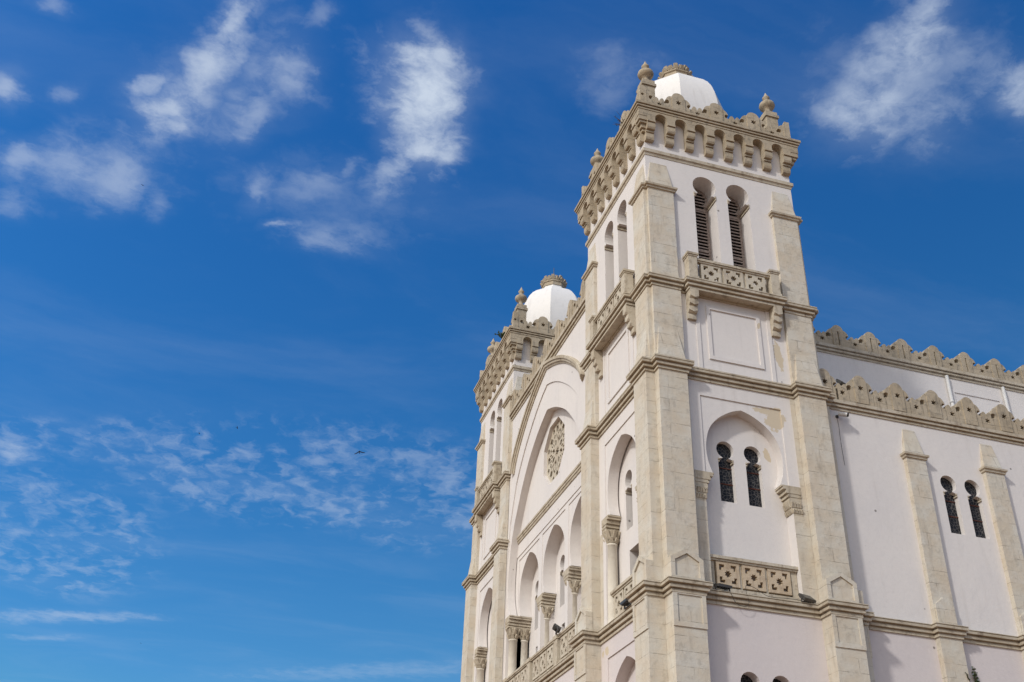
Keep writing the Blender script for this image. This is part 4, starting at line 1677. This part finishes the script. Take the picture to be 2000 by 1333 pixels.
# plants rooted in the masonry
def weed(loc, h, spread, n, leafy, label, lean=Vector((0, 0, 0)), lsize=0.09):
    root = bpy.data.objects.new('wall_weed', None)
    COL.objects.link(root)
    root.location = loc
    tag(root, label, 'weed')
    bs, bl = BM(), BM()
    for i in range(n):
        a = random.uniform(0, 2 * PI)
        tip = Vector((math.cos(a) * spread * random.uniform(0.3, 1), math.sin(a) * spread * random.uniform(0.3, 1), h * random.uniform(0.55, 1.0))) + lean * random.uniform(0.6, 1.2)
        mid = tip * 0.5 + Vector((random.uniform(-1, 1), random.uniform(-1, 1), random.uniform(0, 1))) * spread * 0.18
        tube(bs, (0, 0, 0), mid, 0.014, 0.011, 5)
        tube(bs, mid, tip, 0.011, 0.006, 5)
        for k in range(leafy):
            t = random.uniform(0.25, 1.0)
            p = (mid * (t / 0.5) if t < 0.5 else mid.lerp(tip, (t - 0.5) * 2))
            dirv = Vector((random.uniform(-1, 1), random.uniform(-1, 1), random.uniform(-0.3, 1))).normalized()
            sd = dirv.cross(Vector((random.uniform(-1, 1), random.uniform(-1, 1), random.uniform(-1, 1)))).normalized()
            L = lsize * random.uniform(0.7, 1.4)
            vs = [bl.verts.new(q_) for q_ in (p, p + dirv * L * 0.5 + sd * L * 0.3, p + dirv * L, p + dirv * L * 0.5 - sd * L * 0.3)]
            bl.faces.new(vs)
    build('stem', bs, M['twig'], root)
    if leafy:
        build('foliage', bl, M['leaf'], root)
    else:
        bl.free()
    return root


weed((-0.34, 1.55, 40.47), 0.95, 0.55, 13, 3, 'sparse dry weed on the top cornice of the nearer tower', Vector((-0.25, 0.1, 0)), 0.07)
weed((-0.42, 23.35, 40.47), 0.62, 0.42, 14, 12, 'bushy green weed on the top cornice of the farther tower', Vector((-0.25, 0, 0)), 0.15)
weed((13.62, 0.395, 12.95), 1.15, 0.10, 9, 16, 'dark upright weed growing from the aisle wall beside a buttress', Vector((0.08, -0.15, 0)), 0.10)
weed((13.17, 0.098, 13.35), 0.42, 0.06, 4, 7, 'small green sprig on the edge of an aisle buttress', Vector((-0.10, -0.05, 0)), 0.07)


# birds
def bird(loc, heading, roll, size, flap, label, mt):
    """one closed mesh: body, wedge tail and two bent wings"""
    bm = BM()
    prof = [(-0.50, 0.012), (-0.36, 0.045), (-0.18, 0.085), (0.05, 0.10), (0.25, 0.085), (0.36, 0.06), (0.42, 0.062), (0.48, 0.05), (0.53, 0.02), (0.57, 0.005)]
    n = 8
    rings = []
    for x, r in prof:
        rings.append([bm.verts.new((x, r * math.cos(2 * PI * i / n), r * 0.9 * math.sin(2 * PI * i / n))) for i in range(n)])
    for a, b in zip(rings, rings[1:]):
        for i in range(n):
            j = (i + 1) % n
            bm.faces.new((a[i], a[j], b[j], b[i]))
    bm.faces.new(rings[0])
    bm.faces.new(list(reversed(rings[-1])))
    hexa(bm, [(-0.72, -0.15, 0.0), (-0.72, 0.15, 0.0), (-0.40, 0.05, 0.01), (-0.40, -0.05, 0.01)], [(-0.72, -0.15, 0.012), (-0.72, 0.15, 0.012), (-0.40, 0.05, 0.03), (-0.40, -0.05, 0.03)])
    for s in (-1, 1):
        st = [(0.06, 0.26, -0.14, 0.03), (0.42, 0.30, -0.10, 0.03 + flap * 0.30), (0.75, 0.16, -0.14, 0.03 + flap * 0.42), (1.05, -0.10, -0.22, 0.03 + flap * 0.36)]
        top, bot = [], []
        for y, xf, xb, z in st:
            top.append([bm.verts.new((xf, s * y, z + 0.022)), bm.verts.new((xb, s * y, z + 0.015))])
            bot.append([bm.verts.new((xf, s * y, z - 0.012)), bm.verts.new((xb, s * y, z - 0.004))])
        for i in range(3):
            bm.faces.new((top[i][0], top[i + 1][0], top[i + 1][1], top[i][1]))
            bm.faces.new((bot[i][0], bot[i][1], bot[i + 1][1], bot[i + 1][0]))
            bm.faces.new((top[i][0], bot[i][0], bot[i + 1][0], top[i + 1][0]))
            bm.faces.new((top[i][1], top[i + 1][1], bot[i + 1][1], bot[i][1]))
        bm.faces.new((top[3][0], bot[3][0], bot[3][1], top[3][1]))
        bm.faces.new((top[0][0], top[0][1], bot[0][1], bot[0][0]))
    for v in bm.verts:
        v.co *= size
    o = build('flying_bird', bm, mt)
    o.location = loc
    o.rotation_euler = (roll, 0.0, heading)
    tag(o, label, 'bird', 'birds in the sky')
    return o


bird((-9.74, 19.69, 28.62), 1.35 + PI, 0.22, 0.30, -0.75, 'largest dark bird with drooping wings flying left of the farther tower', M['bird2'])
bird((-16.85, 40.54, 39.16), 0.5, 1.15, 0.17, 0.3, 'dark banking bird, the upper one of the two small birds close together', M['bird'])
bird((-19.91, 49.89, 42.65), 0.4, 0.85, 0.17, 0.2, 'small dark bird, the lower one of the two flying close together', M['bird'])
bird((-27.62, 34.98, 56.17), 1.2, 0.5, 0.15, 0.3, 'tiny bird high up in front of the pale cloud puffs', M['bird'])
bird((-22.39, 80.08, 32.52), 0.9, 0.4, 0.15, 0.3, 'tiny faint bird low in the sky near the long streak of cloud', M['bird'])

# ------------------------------------------------------------------ render settings
scene.render.engine = 'CYCLES'
scene.cycles.max_bounces = 8
scene.cycles.diffuse_bounces = 5
scene.cycles.use_denoising = True
